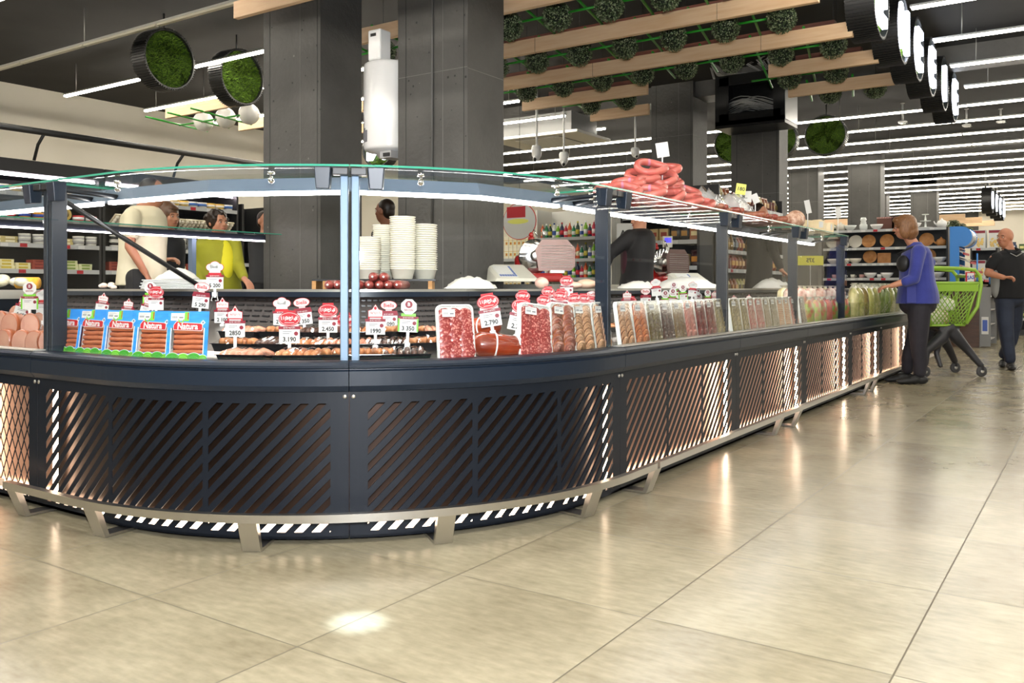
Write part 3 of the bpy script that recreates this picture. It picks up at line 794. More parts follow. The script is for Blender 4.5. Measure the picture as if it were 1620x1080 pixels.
def make_natura():
    r = empty('sausage_pack'); W, Hh = .165, .205
    m = MB(); x0, x1 = -W / 2, W / 2
    # card with a window, thickness along y, standing on z=0
    m.box(x0, x1, -.003, 0, .140, Hh, blue_c); m.box(x0, x0 + .018, -.003, 0, 0, .140, blue_c); m.box(x1 - .018, x1, -.003, 0, 0, .140, blue_c); m.box(x0 + .018, x1 - .018, -.003, 0, 0, .035, blue_c)
    m.box(x0 + .018, x1 - .018, .022, .024, .035, .14, pack_in)
    label_card(m, x0 + .012, .168, .055, .030, -.003); m.box(x0 + .067, x0 + .085, -.0036, -.003, .165, .203, hill_b)
    m.box(x0 + .079, x0 + .083, -.004, -.0036, .172, .2, red)
    M0 = m.M; m.M = T(x1 - .022, -.0035, .160) @ R(pi / 4, 'Y'); m.box(-.007, .007, -.001, 0, -.007, .007, paper); m.box(-.004, .004, -.0015, -.001, -.004, .004, blue_alu); m.M = M0
    m.box(x0 + .014, x0 + .018, -.0045, -.003, .034, .138, paper); m.box(x1 - .018, x1 - .014, -.0045, -.003, .034, .138, paper)
    cd = m.build('card', r)
    m = MB()
    for cx, rr_, z, mt in ((-.055, .034, .006, hill_a), (-.012, .030, .008, hill_b), (.030, .036, .004, hill_a), (.066, .022, .010, hill_b)):
        def f(rad, y, mt_):
            p = [(max(x0, min(x1, a)), max(0, b)) for a, b in arc_pts(cx, z, rad, pi, 0, 14)]
            stand(m, [(max(x0, cx - rad), 0)] + p + [(min(x1, cx + rad), 0)], y, -.003, mt_)
        f(rr_, -.0042, paper); f(rr_ - .002, -.0048, mt)
        for q in (.75, .5, .28): f(rr_ * q, -.0050 - (1 - q) * .001, hill_l); f(rr_ * q - .0016, -.0052 - (1 - q) * .001, mt)
    m.build('printed_hills', cd)
    m = MB(); stand(m, [(-.058, .130), (.056, .126), (.060, .132), (.060, .152), (.052, .157), (-.030, .161), (-.036, .166), (-.046, .166), (-.058, .150)], -.0055, -.003, paper)
    stand(m, [(-.056, .132), (.055, .128), (.058, .133), (.058, .151), (.051, .155), (-.031, .159), (-.037, .164), (-.045, .164), (-.056, .149)], -.0062, -.003, badge)
    for s_ in (-1, 1): stand(m, [(-.028, .158), (-.028 + s_ * .004, .166), (-.028 + s_ * .012, .175), (-.028 + s_ * .010, .163)], -.0064, -.003, leafm)
    m.text('Natura', .034, paper, T(0, -.0066, .1435) @ R(.02, 'Y') @ R(pi / 2, 'X'), bold=.03, squeeze=.86)
    m.build('logo', cd)
    for k in range(5):
        z = .043 + k * .0205
        m = MB(); m.sausage([(-.050, .010, z), (-.02, .010, z - .002 * (k % 2)), (.02, .010, z + .001), (.052, .010, z)], .0098, saus_m); m.build('sausage', r)
    m = MB(); m.box(x0 + .018, x1 - .018, -.002, -.0015, .035, .14, film); m.build('film_window', r)
    return r
NAT = Kind(make_natura)
for i, (px, az) in enumerate(((106, 11), (145, 13), (190, 19), (241, 23), (297, 33))):
    s = s_px(px, .11)
    NAT.place(T(*at(s, .10, .672)) @ R(radians(az)) @ R(-.16, 'X') @ Sc(1.0, 1, 1.0), 'blue pack of frankfurters with green hills standing in the counter, %s from the corner post' % ORD[i], 'sausage pack', 'blue sausage packs')
# ---- price tags
clip_m = clear('clear_clip', (.85, .87, .88), 2.0, 1.5, .1, haze=.35)
clipw = mat('white_clip', (.75, .75, .74), .3)
def oval(m, cx, cz, a, b, y, mt, n=22): stand(m, [(cx + a * cos(2 * pi * k / n), cz + b * sin(2 * pi * k / n)) for k in range(n)], y, 0.001, mt)
def make_tag(kind, price, h=.10):
    def f():
        r = empty('price_tag'); m = MB(); X = R(pi / 2, 'X')
        # stem and clip foot
        m.box(-.005, .005, -.002, .002, .012, h, clipw); m.box(-.009, .009, -.008, .008, .018, .034, clipw); m.tube([(-.008, 0, .02), (-.014, -.004, .0), (-.006, -.014, .0)], .0016, clipw, 5); m.tube([(.008, 0, .02), (.014, -.004, .0), (.006, -.014, .0)], .0016, clipw, 5)
        m.build('clip_stem', r)
        m = MB(); z = h
        m.box(-.034, .034, -.0012, 0, z, z + .052, paper)
        if price: m.text(price, .021, ink, T(0, -.0016, z + .0125) @ X, bold=.03, squeeze=.95)
        for k in range(2): m.box(-.022, -.022 + .03 - .008 * k, -.0016, -.0012, z + .037 - .006 * k, z + .039 - .006 * k, grey_ink)
        oval(m, .022, z + .032, .007, .007, -.0017, maroon, 12)
        m.box(-.036, .036, -.0018, 0, z + .046, z + .056, maroon); m.text('\u0537\u053f\u0555 \u053f\u0531\u0546\u0548\u0546', .0065, paper, T(0, -.0021, z + .051) @ X, bold=.02)
        m.build('price_card', r)
        m = MB(); z += .052
        if kind == 'oval':
            m.box(-.020, .020, -.001, 0, z + .040, z + .056, red)
            m.box(-.030, .030, -.0016, 0, z + .002, z + .012, paper)
            oval(m, 0, z + .028, .036, .024, -.0022, red); oval(m, 0, z + .028, .033, .0212, -.0026, paper); oval(m, 0, z + .028, .0318, .0200, -.003, red)
            m.text('\u0531\u0539\u0535\u0546\u0554', .018, paper, T(0, -.0033, z + .0285) @ X, bold=.035, squeeze=.85)
            m.box(-.016, .016, -.0034, -.003, z + .015, z + .0165, paper)
        elif kind == 'bella':
            oval(m, 0, z + .034, .032, .018, -.0014, red); oval(m, 0, z + .034, .030, .0163, -.0018, paper)
            m.text('Biella', .022, red, T(0, -.0021, z + .034) @ X, bold=.02, squeeze=.9)
            m.box(-.012, .012, -.0012, 0, z, z + .02, paper); m.box(-.033, .033, -.0022, 0, z + .004, z + .013, maroon)
        elif kind == 'crown':
            pts = [(-.026, z), (.026, z), (.026, z + .034), (.012, z + .038), (0, z + .056), (-.012, z + .038), (-.026, z + .034)]
            stand(m, pts, -.001, 0, red); stand(m, [(x * .93, zz - .0015) for x, zz in pts[2:]] + [(-.024, z + .012), (.024, z + .012)], -.0016, 0, paper)
            m.text('\u0533\u0550\u0531\u0546\u0534', .010, red, T(0, -.0019, z + .024) @ X, bold=.02); oval(m, 0, z + .042, .005, .006, -.002, red, 10)
            m.box(-.02, .02, -.0016, 0, z + .003, z + .008, paper)
        elif kind == 'bacon':
            m.box(-.026, .026, -.001, 0, z, z + .014, hill_b)
            m.prism([(0, 0)] * 0 or [(-.02, -.06), (.02, -.06), (.02, -.061), (-.02, -.061)], 0, .0001, paper) if False else None
            stand(m, [(.030 * cos(a * pi / 4 + pi / 8), z + .038 + .029 * sin(a * pi / 4 + pi / 8)) for a in range(8)], -.0014, 0, paper)
            oval(m, 0, z + .046, .013, .013, -.002, maroon); m.text('B', .018, paper, T(0, -.0023, z + .046) @ X, bold=.02)
            m.text('BACON', .009, maroon, T(0, -.0018, z + .026) @ X, bold=.03)
            m.box(-.036, -.030, -.0019, 0, z - .05, z - .004, hill_b); m.box(.030, .036, -.0019, 0, z - .05, z - .004, hill_b)
        elif kind == 'chef':
            for dx, dz, a in ((-.018, .034, .016), (.018, .034, .016), (0, .040, .020)): oval(m, dx, z + dz, a + .002, a * .85 + .002, -.0012, red, 16)
            for dx, dz, a in ((-.018, .034, .016), (.018, .034, .016), (0, .040, .020)): oval(m, dx, z + dz, a, a * .85, -.0017, paper, 16)
            m.box(-.022, .022, -.002, 0, z + .012, z + .028, paper); m.box(-.026, .026, -.0022, 0, z, z + .012, red)
            m.text('\u0544\u054b\u054f', .009, grey_ink, T(0, -.0024, z + .034) @ X)
        m.build('brand_card', r); return r
    return f
tagn = 0
def price(px, pytop, D, kind, price_, lab, h=.10, tilt=0., yaw=0., sc=1.0, dz=None):
    sc *= 1.17; h *= .95
    """stand a tag so that its top shows at pytop, at distance D"""
    hh = (h + .052 + .056) * sc
    p = P3(px, pytop, D); M = T(p.x, p.y, p.z - hh) @ R(YAW + yaw) @ R(tilt, 'Y') @ Sc(sc)
    r = make_tag(kind, price_, h)(); r.matrix_world = M
    tag(r, lab, 'price tag', 'price tags in the counter'); return r
price(372, 483, 3.52, 'crown', '2850', 'price tag reading 2850 with a crown top', h=.075)
price(458, 491, 3.50, 'oval', '3.190', 'red oval price tag reading 3.190', h=.07, sc=1.04)
price(519, 479, 3.72, 'oval', '2.450', 'red oval price tag reading 2.450 beside the steel post', h=.08)
price(446, 471, 4.05, 'chef', '2 950', 'chef-hat price tag reading 2 950 behind the 3.190 tag', h=.09)
price(484, 469, 3.95, 'bella', '2 350', 'tilted oval white price tag reading 2 350', h=.06, tilt=-.12)
price(594, 481, 3.62, 'crown', '1990', 'price tag reading 1990 with a crown top right of the post', h=.075)
price(615, 474, 4.0, 'bella', '1 090', 'oval white price tag reading 1 090 behind the 1990 tag', h=.07)
price(644, 477, 3.62, 'bacon', '3 350', 'octagonal price tag reading 3 350 with lime edges', h=.075, tilt=.04)
price(545, 494, 3.9, 'oval', '3.250', 'red oval price tag half hidden by the steel posts', h=.06)
price(340, 414, 4.3, 'chef', '5 200', 'chef-hat price tag reading 5 200 standing tall on the worktop', h=.05, sc=1.05)
price(314, 445, 4.15, 'bella', '5 290', 'oval white price tag reading 5 290 behind the blue packs', h=.07, tilt=.1)
price(352, 470, 4.3, 'crown', '2 100', 'price tag reading 2 100 behind the crown one', h=.04)
price(247, 453, 4.2, 'oval', '', 'red oval price tag behind the middle blue packs', h=.05, sc=.9)
price(238, 449, 4.35, 'bacon', '', 'octagonal price tag behind the middle blue packs', h=.05, sc=.9)
price(200, 471, 4.4, 'crown', '', 'small price tag peeping over the second blue pack', h=.04, sc=.8, tilt=.1)
price(226, 466, 4.3, 'crown', '', 'small price tag peeping over the fourth blue pack', h=.04, sc=.8, tilt=.3)
price(158, 462, 4.3, 'crown', '', 'tilted flame-shaped price tag above the second blue pack', h=.05, sc=.8, tilt=.15)
price(27, 462, 4.4, 'crown', '4 650', 'tilted price tag reading 4 650 among the ham pieces', h=.05, tilt=.3)
price(47, 449, 4.3, 'bacon', '', 'octagonal price tag with lime edges over the ham pieces', h=.06)
price(70, 458, 4.35, 'chef', '', 'chef-hat price tag at the corner seam over the hams', h=.06)
price(782, 463, 3.70, 'oval', '2.790', 'red oval price tag reading 2.790 on the cut salami', h=.05, tilt=-.16, sc=1.12)
price(813, 470, 3.72, 'oval', '2.790', 'red oval price tag reading 2.790 lower, over the big sausage', h=.05, tilt=.22, sc=1.12)
TG = [(827, 459), (856, 466), (878, 478), (867, 453), (882, 459), (892, 456), (896, 436), (904, 465), (913, 463), (923, 464), (932, 468), (940, 459), (950, 456)]
for i, (px, py) in enumerate(TG):
    price(px, py, 4.0 + .12 * (i % 4) + .03 * i, 'bella' if i in (11, 12) else 'oval', '', 'small red oval price tag over the ham trays, %s from the big sausage' % ORD[i] if i < 11 else 'white oval price tag by the dark corner post, %s of two' % ORD[i - 11], h=.05 if i != 6 else .1, sc=.82, tilt=.12 * sin(i * 2.1))
TG2 = [(992, 458, 'crown'), (995, 468, 'oval'), (1022, 455, 'bella'), (1040, 441, 'chef'), (1051, 461, 'bacon'), (1062, 458, 'bacon'), (1068, 448, 'bacon'), (1082, 452, 'bacon'), (1094, 446, 'chef'), (1100, 444, 'oval'), (1108, 465, 'bacon'), (1120, 460, 'bacon'), (1128, 459, 'crown'), (1137, 453, 'crown'), (1163, 466, 'crown'), (1184, 465, 'crown')]
for i, (px, py, k) in enumerate(TG2):
    price(px, py, 4.75 + .055 * i + (px - 990) * .012, k, '', 'small price tag above the trays along the aisle side, %s from the corner post' % ORD[i], h=.05, sc=.85, tilt=.1 * sin(i * 1.7), yaw=.3)

# ---- standing foam trays of sliced meat
foam = mat('white_foam', (.70, .70, .67), .5)
def rings(base, line, core, name):
    return mat(name + '_base', lin(base), .38, c2=lin(core), scale=110 if base in ('8c2422', '5a4426', '3a2216', '6e5434') else 26, lo=.5, hi=.64, coat=.3), mat(name + '_line', lin(line), .4)
STY = {
 'salami': ('8c2422', '7c2222', 'd98f84', 'slab'), 'roll': ('cf9c72', '6b3d22', 'd9ad86', 'disc'), 'ham': ('9a5a4c', 'a85a20', 'c79a8c', 'disc'),
 'mosaic': ('5a4426', '2b2010', '7d7a34', 'slab'), 'dark': ('3a2216', '20120c', '6a3a26', 'slab'), 'pink': ('d58f80', 'bf7568', 'dd9f90', 'disc'),
 'darkred': ('7c2f2a', '5a1c1a', '9a4a40', 'disc'), 'olive': ('8a7a48', '5a4a26', 'a8965c', 'disc'), 'stripe': ('cf8a58', 'f0dcc0', 'd99a68', 'bars'),
 'orange': ('cf7a48', '7a3418', 'd98a58', 'disc'), 'brownhead': ('6e5434', '3d2c18', '9a8850', 'slab'), 'rose': ('b85f58', '8a3c38', 'd08a80', 'disc')}
def make_tray(st):
    base, line, core, how = STY[st]
    def f():
        r = empty('sliced_meat_tray'); bm, lm = rings(base, line, core, 'meat_' + st)
        W, Hh = .145, .232; m = MB()
        def rr_(w_, h, r0, z=0):
            out = []
            for cx, cz, a in ((w_ / 2 - r0, h - r0, 0), (-w_ / 2 + r0, h - r0, pi / 2), (-w_ / 2 + r0, r0, pi), (w_ / 2 - r0, r0, 1.5 * pi)):
                out += [(cx + r0 * cos(a + pi / 2 * k / 4), z + cz + r0 * sin(a + pi / 2 * k / 4)) for k in range(5)]
            return out
        stand(m, rr_(W, Hh, .022), .004, .014, foam)
        o_, i_ = rr_(W, Hh, .022), rr_(W - .014, Hh - .014, .017, .007); n = len(o_)
        v = [(x, -.006, z) for x, z in o_] + [(x, -.006, z) for x, z in i_] + [(x, .004, z) for x, z in o_] + [(x, .003, z) for x, z in i_]
        f_ = []
        for k in range(n):
            q = (k + 1) % n; f_ += [(k, q, n + q, n + k), (k, 2 * n + k, 2 * n + q, q), (n + k, n + q, 3 * n + q, 3 * n + k)]
        m.add(v, f_, foam, True); m.build('foam_tray', r)
        m = MB(); rg = random.Random(st)
        if how == 'disc':
            for row in range(7):
                for c_ in (-1, 1):
                    z = .198 - row * .0265; x = c_ * .030 + rg.gauss(0, .002); M0 = m.M
                    m.M = T(x, .0 - .0012 * row - (.0006 if c_ > 0 else 0), z - .006) @ R(pi / 2 + .20, 'X') @ R(rg.random() * 6) @ Sc(1, .92, 1)
                    R_ = .034
                    m.lathe([(R_, -.002), (R_ + .0005, .0012), (R_ * .965, .0018)], lm, 20)
                    m.lathe([(R_ * .965, .0018), (R_ * .68, .0022)], bm, 20); m.lathe([(R_ * .68, .0022), (R_ * .645, .0022)], lm, 20)
                    m.lathe([(R_ * .645, .0022), (R_ * .36, .0024)], bm, 20); m.lathe([(R_ * .36, .0024), (R_ * .32, .0024)], lm, 20); m.lathe([(R_ * .32, .0024), (0, .0026)], bm, 20)
                    m.M = M0
        elif how == 'slab':
            for row in range(9):
                for c_ in (-1, 0, 1):
                    z = .188 - row * .021; M0 = m.M; m.M = T(c_ * .040 + rg.gauss(0, .002), -.0010 * row, z) @ R(pi / 2 + .16 + rg.gauss(0, .03), 'X') @ R(rg.random() * 6)
                    m.lathe([(.030, -.0015), (.0305, .0), (.0295, .0012), (0, .002)], bm if (row + c_) % 2 else mat('meat_' + st + '_b', lin(base), .35, c2=lin(core), scale=150, lo=.54, hi=.64, coat=.3), 12); m.M = M0
        else:
            for row in range(15):
                z = .205 - row * .0128; m.M = T(0, -.002, z) @ R(.35, 'X'); m.box(-.055, .055, -.003, .004, -.006, .0035, bm); m.box(-.055, .055, -.0035, .004, .0035, .005, lm); m.M = I4
        m.build('slices', r)
        m = MB(); label_card(m, -.055, .182, .050, .030, -.015); m.build('label', r)
        m = MB(); m.box(-W / 2 + .004, W / 2 - .004, -.0135, -.0130, .004, Hh - .004, film); m.build('film', r)
        return r
    return f
TK = {k: Kind(make_tray(k)) for k in STY}
TR = [('salami', 693, 750, 0, 0, 'big tray of sliced red salami standing alone beside the big sausage'),
      ('salami', 818, 868, .13, 0, 'tilted tray of sliced red salami right of the big sausage'),
      ('ham', 868, 908, .10, 0, 'tray of sliced smoked ham with brown rims, between salami and rolls'),
      ('roll', 905, 938, .04, 0, 'tray of pale rolled meat slices beside the smoked ham'),
      ('roll', 939, 966, 0, 0, 'tray of rolled meat slices touching the dark corner post'),
      ('roll', 979, 1002, 0, 0, 'tray of rolled slices just past the corner post'), ('orange', 1002, 1026, 0, 0, 'tray of orange-brown rolled slices, second past the corner post'),
      ('mosaic', 1025, 1047, 0, 0, 'tray of mosaic olive sausage slices beside the orange rolls'), ('dark', 1046, 1066, 0, 0, 'tray of very dark sliced sausage'),
      ('brownhead', 1065, 1084, 0, 0, 'tray of brown head-cheese slices next to the pink ham'), ('pink', 1083, 1101, 0, 0, 'tray of pale pink ham slices'),
      ('darkred', 1101, 1118, 0, 0, 'tray of dark red cured slices beside the pink ham'), ('darkred', 1117, 1133, 0, 0, 'second tray of dark red cured slices, farther from the pink ham'),
      ('olive', 1131, 1149, 0, 0, 'tray of yellow-brown slices before the second post'), ('olive', 1156, 1173, 0, 0, 'tray of yellow-brown slices just past the second post'),
      ('olive', 1173, 1184, 0, 0, 'second tray of yellow-brown slices past the second post'), ('rose', 1184, 1196, 0, 0, 'tray of rose-coloured ham slices past the second post'),
      ('rose', 1196, 1209, 0, 0, 'second tray of rose-coloured ham slices past the second post'), ('brownhead', 1209, 1219, 0, 0, 'tray of brown head-cheese slices beside the striped trays'),
      ('mosaic', 1219, 1231, 0, 0, 'tray of greenish mosaic slices beside the striped trays'), ('stripe', 1231, 1241, 0, 0, 'tray of stacked orange striped slices'),
      ('stripe', 1241, 1251, 0, 0, 'second tray of stacked orange striped slices'), ('pink', 1251, 1262, 0, 0, 'tray of pale ham slices before the third post'),
      ('dark', 1266, 1274, 0, 0, 'dark tray just past the third post')]
for st, a, b, tilt, dz, lab in TR:
    sa, sb = s_px(a, .07), s_px(b, .07); s = (sa + sb) / 2; k = (sb - sa) * .97 / .145
    TK[st].place(frame(s, .06, .668) @ R(-.14, 'X') @ R(tilt, 'Y') @ Sc(min(1.6, k), 1, 1.02), lab, 'meat tray', 'standing trays of sliced meat')
# ---- black trays of wrapped sausages and poultry
chick = mat('smoked_poultry', lin('c98a5a'), .35, c2=lin('a8613a'), scale=14, coat=.6)
pinks = mat('pale_pink_sausage', lin('d99b7e'), .35, c2=lin('c78466'), scale=18, coat=.6)
darkm = mat('smoked_rib', lin('5a3a2c'), .35, c2=lin('33211a'), scale=18, coat=.6)
tray_b = mat('black_tray', (.008, .008, .009), .18, coat=.5)
def make_btray(seed, mt, kind):
    def f():
        r = empty('wrapped_meat_tray'); m = MB(); W, Dp, Hh = .20, .135, .028
        v = [(-W / 2 + .012, .010, 0), (W / 2 - .012, .010, 0), (W / 2 - .012, Dp - .010, 0), (-W / 2 + .012, Dp - .010, 0), (-W / 2, 0, Hh), (W / 2, 0, Hh), (W / 2, Dp, Hh), (-W / 2, Dp, Hh)]
        m.add(v, [(0, 3, 2, 1), (0, 1, 5, 4), (1, 2, 6, 5), (2, 3, 7, 6), (3, 0, 4, 7)], tray_b)
        m.box(-W / 2 - .004, W / 2 + .004, -.004, 0, Hh - .002, Hh, tray_b); m.box(-W / 2 - .004, W / 2 + .004, Dp, Dp + .004, Hh - .002, Hh, tray_b); m.build('tray', r)
        rg = random.Random(seed)
        for k in range(6 if kind == 'saus' else 4):
            m = MB()
            if kind == 'saus':
                x = -.07 + .028 * k; m.sausage([(x - .01, .02, .030), (x, .06, .040 + .004 * (k % 2)), (x + .012, .115, .034)], .0125, mt, 10)
            else:
                x = -.066 + .044 * k; m.ball((x, .06, .032), .03, mt, 14, 9, (.85, 1.25, .75)); m.tube([(x, .03, .035), (x + .012, .012, .040), (x + .02, .0, .038)], [.016, .009, .012], mt, 8)
            m.build('meat_piece', r)
        m = MB(); NX, NY = 16, 8; v = []
        for j in range(NY + 1):
            for i in range(NX + 1):
                u, w_ = i / NX, j / NY; e = min(u, 1 - u, w_, 1 - w_)
                v.append((-W / 2 + W * u, Dp * w_, Hh + .028 * min(1, e * 5) + rg.gauss(0, .0022) * (e > 0)))
        m.add(v, [(j * (NX + 1) + i, j * (NX + 1) + i + 1, (j + 1) * (NX + 1) + i + 1, (j + 1) * (NX + 1) + i) for j in range(NY) for i in range(NX)], film)
        m.build('film_wrap', r); return r
    return f
BT = [Kind(make_btray(1, pinks, 'saus')), Kind(make_btray(2, chick, 'leg')), Kind(make_btray(3, darkm, 'saus')), Kind(make_btray(4, chick, 'saus'))]
bt = [(378, .10, .675, 0, 'pale sausages'), (470, .10, .675, 3, 'smoked sausages'), (538, .12, .675, 1, 'smoked drumsticks'), (585, .11, .675, 1, 'smoked drumsticks'), (645, .10, .675, 2, 'dark smoked sausages'),
      (365, .28, .705, 1, 'smoked drumsticks'), (432, .30, .705, 2, 'dark smoked sausages'), (492, .29, .705, 3, 'smoked sausages'), (556, .30, .705, 0, 'pale sausages'), (618, .29, .705, 2, 'dark smoked sausages'), (676, .30, .705, 1, 'smoked drumsticks'),
      (372, .48, .745, 0, 'pale sausages'), (440, .50, .745, 1, 'smoked drumsticks'), (505, .49, .745, 2, 'dark smoked sausages'), (575, .50, .745, 3, 'smoked sausages'), (640, .49, .745, 1, 'smoked drumsticks'), (700, .50, .745, 0, 'pale sausages')]
for i, (px, o, z, k, nm) in enumerate(bt):
    rown = 'front' if i < 5 else 'middle' if i < 11 else 'back'
    j = i if i < 5 else i - 5 if i < 11 else i - 11
    BT[k].place(frame(s_px(px, o), o, z, .06 * sin(i * 2)) @ R(-.12, 'X') @ Sc(1.0, 1, 1.15), 'black film-wrapped tray of %s, %s from the blue packs in the %s row' % (nm, ORD[j], rown), 'meat tray', 'black wrapped trays on the deck')
# ---- big sausages
bigs = mat('big_sausage_skin', lin('9a3c1c'), .22, c2=lin('702410'), scale=7, coat=.7)
cutm = mat('sausage_cut_face', lin('c98a74'), .4, c2=lin('b87260'), scale=30)
def big_sausage(M, L_, r_, lab, cut=False, mt=None):
    r = tag(empty('big_sausage', M=M), lab, 'sausage'); m = MB()
    prof = [(0, -r_ * .8), (r_ * .35, -r_ * .75), (r_ * .8, -r_ * .4), (r_, 0), (r_ * 1.02, L_ / 2), (r_, L_)]
    prof += [(r_ * .99, L_ + .001)] if cut else [(r_ * .8, L_ + r_ * .4), (r_ * .35, L_ + r_ * .75), (0, L_ + r_ * .8)]
    m.M = R(pi / 2, 'Y'); m.lathe(prof, mt or bigs, 28); m.build('casing', r)
    if cut:
        m = MB(); m.M = R(pi / 2, 'Y'); m.lathe([(r_ * .96, L_ + .001), (0, L_ + .003)], cutm, 24); m.build('cut_face', r)
    m = MB(); m.M = R(pi / 2, 'Y'); m.tube([((r_ * 1.04) * cos(a), (r_ * 1.04) * sin(a), L_ * .42) for a in [pi * 2 * k / 24 for k in range(24)]], .0035, white_m, 6, closed=True)
    m.build('string', r)
    return r
s = s_px(788, .15); big_sausage(frame(s, .12, .735, -.30) @ T(-.10, 0, 0) @ R(.12, 'Y'), .15, .052, 'thick red-brown boiled sausage with a white string lying beside the salami tray')
s = s_px(770, .35); big_sausage(frame(s, .30, .80, 1.9) @ R(.1, 'Y'), .14, .045, 'cut red-brown sausage standing behind the 2.790 price tags', cut=True)
hamm = mat('ham_skin', lin('a8603a'), .3, c2=lin('8a4526'), scale=9, coat=.5)
hamc = mat('ham_face', lin('b88a74'), .55, c2=lin('a87460'), scale=12)
rg = random.Random(12)
for i, (px, o, z) in enumerate([(12, .10, .715), (36, .10, .715), (58, .12, .715), (20, .14, .79), (48, .16, .79), (2, .3, .79), (66, .3, .79), (74, .13, .72), (30, .36, .82)]):
    r = tag(empty('ham_piece', M=T(*on_y(px, 500, 2.01 + o).xy, z) @ R(-pi / 2 + .75 + .25 * rg.gauss(0, 1))), 'cut piece of smoked ham roll piled in the corner section, %s of the heap' % ORD[i], 'ham', 'ham rolls in the corner section')
    m = MB(); m.M = R(pi / 2, 'Y') @ Sc(1.15, .8, 1); m.lathe([(0, -.10), (.03, -.09), (.047, -.06), (.052, 0), (.050, .03)], hamm, 20); m.build('skin', r)
    m = MB(); m.M = R(pi / 2, 'Y') @ Sc(1.15, .8, 1); m.lathe([(.0495, .0304), (.047, .032)], hamm, 20, smooth=False); m.lathe([(.047, .032), (0, .0322)], hamc, 20, smooth=False); m.build('cut_face', r)
# wrapped cheese-like bags and yellow block at the back of the corner
m = MB(); 
for k in range(5): m.ball((.09 * k, .03 * (k % 2), .035 + .012 * (k % 3)), .06, film_h, 12, 8, (1, .8, .7))
# ---- salamis and tubs on the worktop
sal = mat('salami_skin', lin('7c2a26'), .3, c2=lin('9c5048'), scale=60, lo=.45, hi=.6, coat=.4)
def make_salami():
    r = empty('salami'); m = MB(); m.M = R(-pi / 2, 'X'); m.lathe([(0, -.024), (.008, -.020), (.019, -.010), (.023, .002), (.0235, .15), (.022, .29), (.008, .31), (0, .312)], sal, 18); m.build('casing', r)
    m = MB(); m.cyl((0, -.034, 0), (0, -.020, 0), .004, clipw, 8); m.ball((0, -.03, 0), .006, clipw, 8, 6); m.build('clip', r); return r
SALK = Kind(make_salami)
for i, (px, row) in enumerate([(520, 0), (534, 0), (568, 0), (584, 0), (600, 0), (614, 0), (629, 0), (590, 1), (607, 1)]):
    p = P3(px, 455, 4.40)
    SALK.place(T(p.x, p.y, .985 + .040 * row) @ R(YAW + .1 * sin(i)), 'thin dark red salami lying end-on on the worktop, %s' % (('%s of the bottom layer' % ORD[i]) if row == 0 else ('%s of the two on top' % ORD[i - 7])), 'salami', 'salamis stacked on the worktop')
crate = mat('crate_wood', lin('b98a52'), .6, c2=lin('a2733e'), scale=12, stretch=(1, 8, 8))
p = P3(592, 455, 4.82); r = tag(empty('wooden_pallet', (p.x, p.y, .962), YAW), 'low wooden rack under the stacks of white tubs', 'rack')
m = MB(); m.box(-.34, .34, -.02, .14, .045, .055, black); m.build('board', r)
for x in (-.34, -.28, .08, .30):
    m = MB(); m.box(x, x + .022, -.02, .14, 0, .045, crate); m.build('leg', r)
tubm = mat('milky_tub_plastic', (.80, .77, .64), .3, coat=.2)
def make_tub(sq=1.0):
    def f():
        m = MB(); m.M = Sc(1, sq, 1); m.lathe([(.048, 0), (.052, .002), (.066, .052), (.071, .054), (.071, .058), (.067, .058), (.053, .006), (0, .005)], tubm, 26); return m.build('plastic_tub')
    return f
TUB = Kind(make_tub()); TUB2 = Kind(make_tub(1.35))
def tub_stack(px, D, z0, n, pitch, K, sc, nm):
    p = P3(px, 455, D)
    for k in range(n):
        K.place(T(p.x + .0012 * sin(k * 1.3), p.y + .0012 * cos(k * 2), z0 + k * pitch) @ R(YAW) @ Sc(sc), 'milky plastic tub in the %s, %s from the bottom' % (nm, ORD[k]), 'plastic tub', 'stacked plastic tubs')
tub_stack(583, 4.80, 1.017, 16, .0116, TUB, .98, 'short stack by the steel post')
tub_stack(637, 4.80, 1.017, 25, .0118, TUB, 1.02, 'tallest round stack')
tub_stack(672, 4.90, 1.017, 21, .0124, TUB2, 1.0, 'stack at the pillar side')
tub_stack(607, 4.98, 1.017, 24, .0112, TUB, .90, 'narrow stack behind the others')
# paper bundles and foam trays on the worktop
clothm = mat('white_paper_wrap', (.62, .61, .56), .6)
def crumple(w_, d_, h, seed, mt=None):
    m = MB(); rg_ = random.Random(seed); NX, NY = 16, 8; v = []
    for j in range(NY + 1):
        for i in range(NX + 1):
            u, t = i / NX, j / NY; e = sin(pi * u) ** .6 * sin(pi * t) ** .6 if 0 < u < 1 and 0 < t < 1 else 0
            v.append((w_ * (u - .5) * (1 + .04 * rg_.gauss(0, 1)), d_ * (t - .5), e * h * (.75 + .35 * rg_.random()) + .002))
    m.add(v, [(j * (NX + 1) + i, j * (NX + 1) + i + 1, (j + 1) * (NX + 1) + i + 1, (j + 1) * (NX + 1) + i) for j in range(NY) for i in range(NX)], mt or clothm, True)
    m.box(-w_ * .48, w_ * .48, -d_ * .45, d_ * .45, 0, .002, mt or clothm); return m
for i, (px, D, w_, h, lab) in enumerate([(745, 4.75, .27, .065, 'crumpled white wrapping paper on the worktop before the broad pillar'), (1012, 5.9, .30, .05, 'crumpled white wrapping paper on the worktop past the corner post'),
                                          (1085, 6.6, .48, .09, 'large crumpled white bag on the worktop beside the second scale'), (1222, 8.6, .36, .10, 'crumpled white bag on the worktop near the reaching hand')]):
    p = P3(px, 455, D); tag(crumple(w_, .18, h, i).build('wrapping_paper', loc=(p.x, p.y, .964), rz=YAW), lab, 'wrapping paper')
p = P3(282, 455, 4.75)
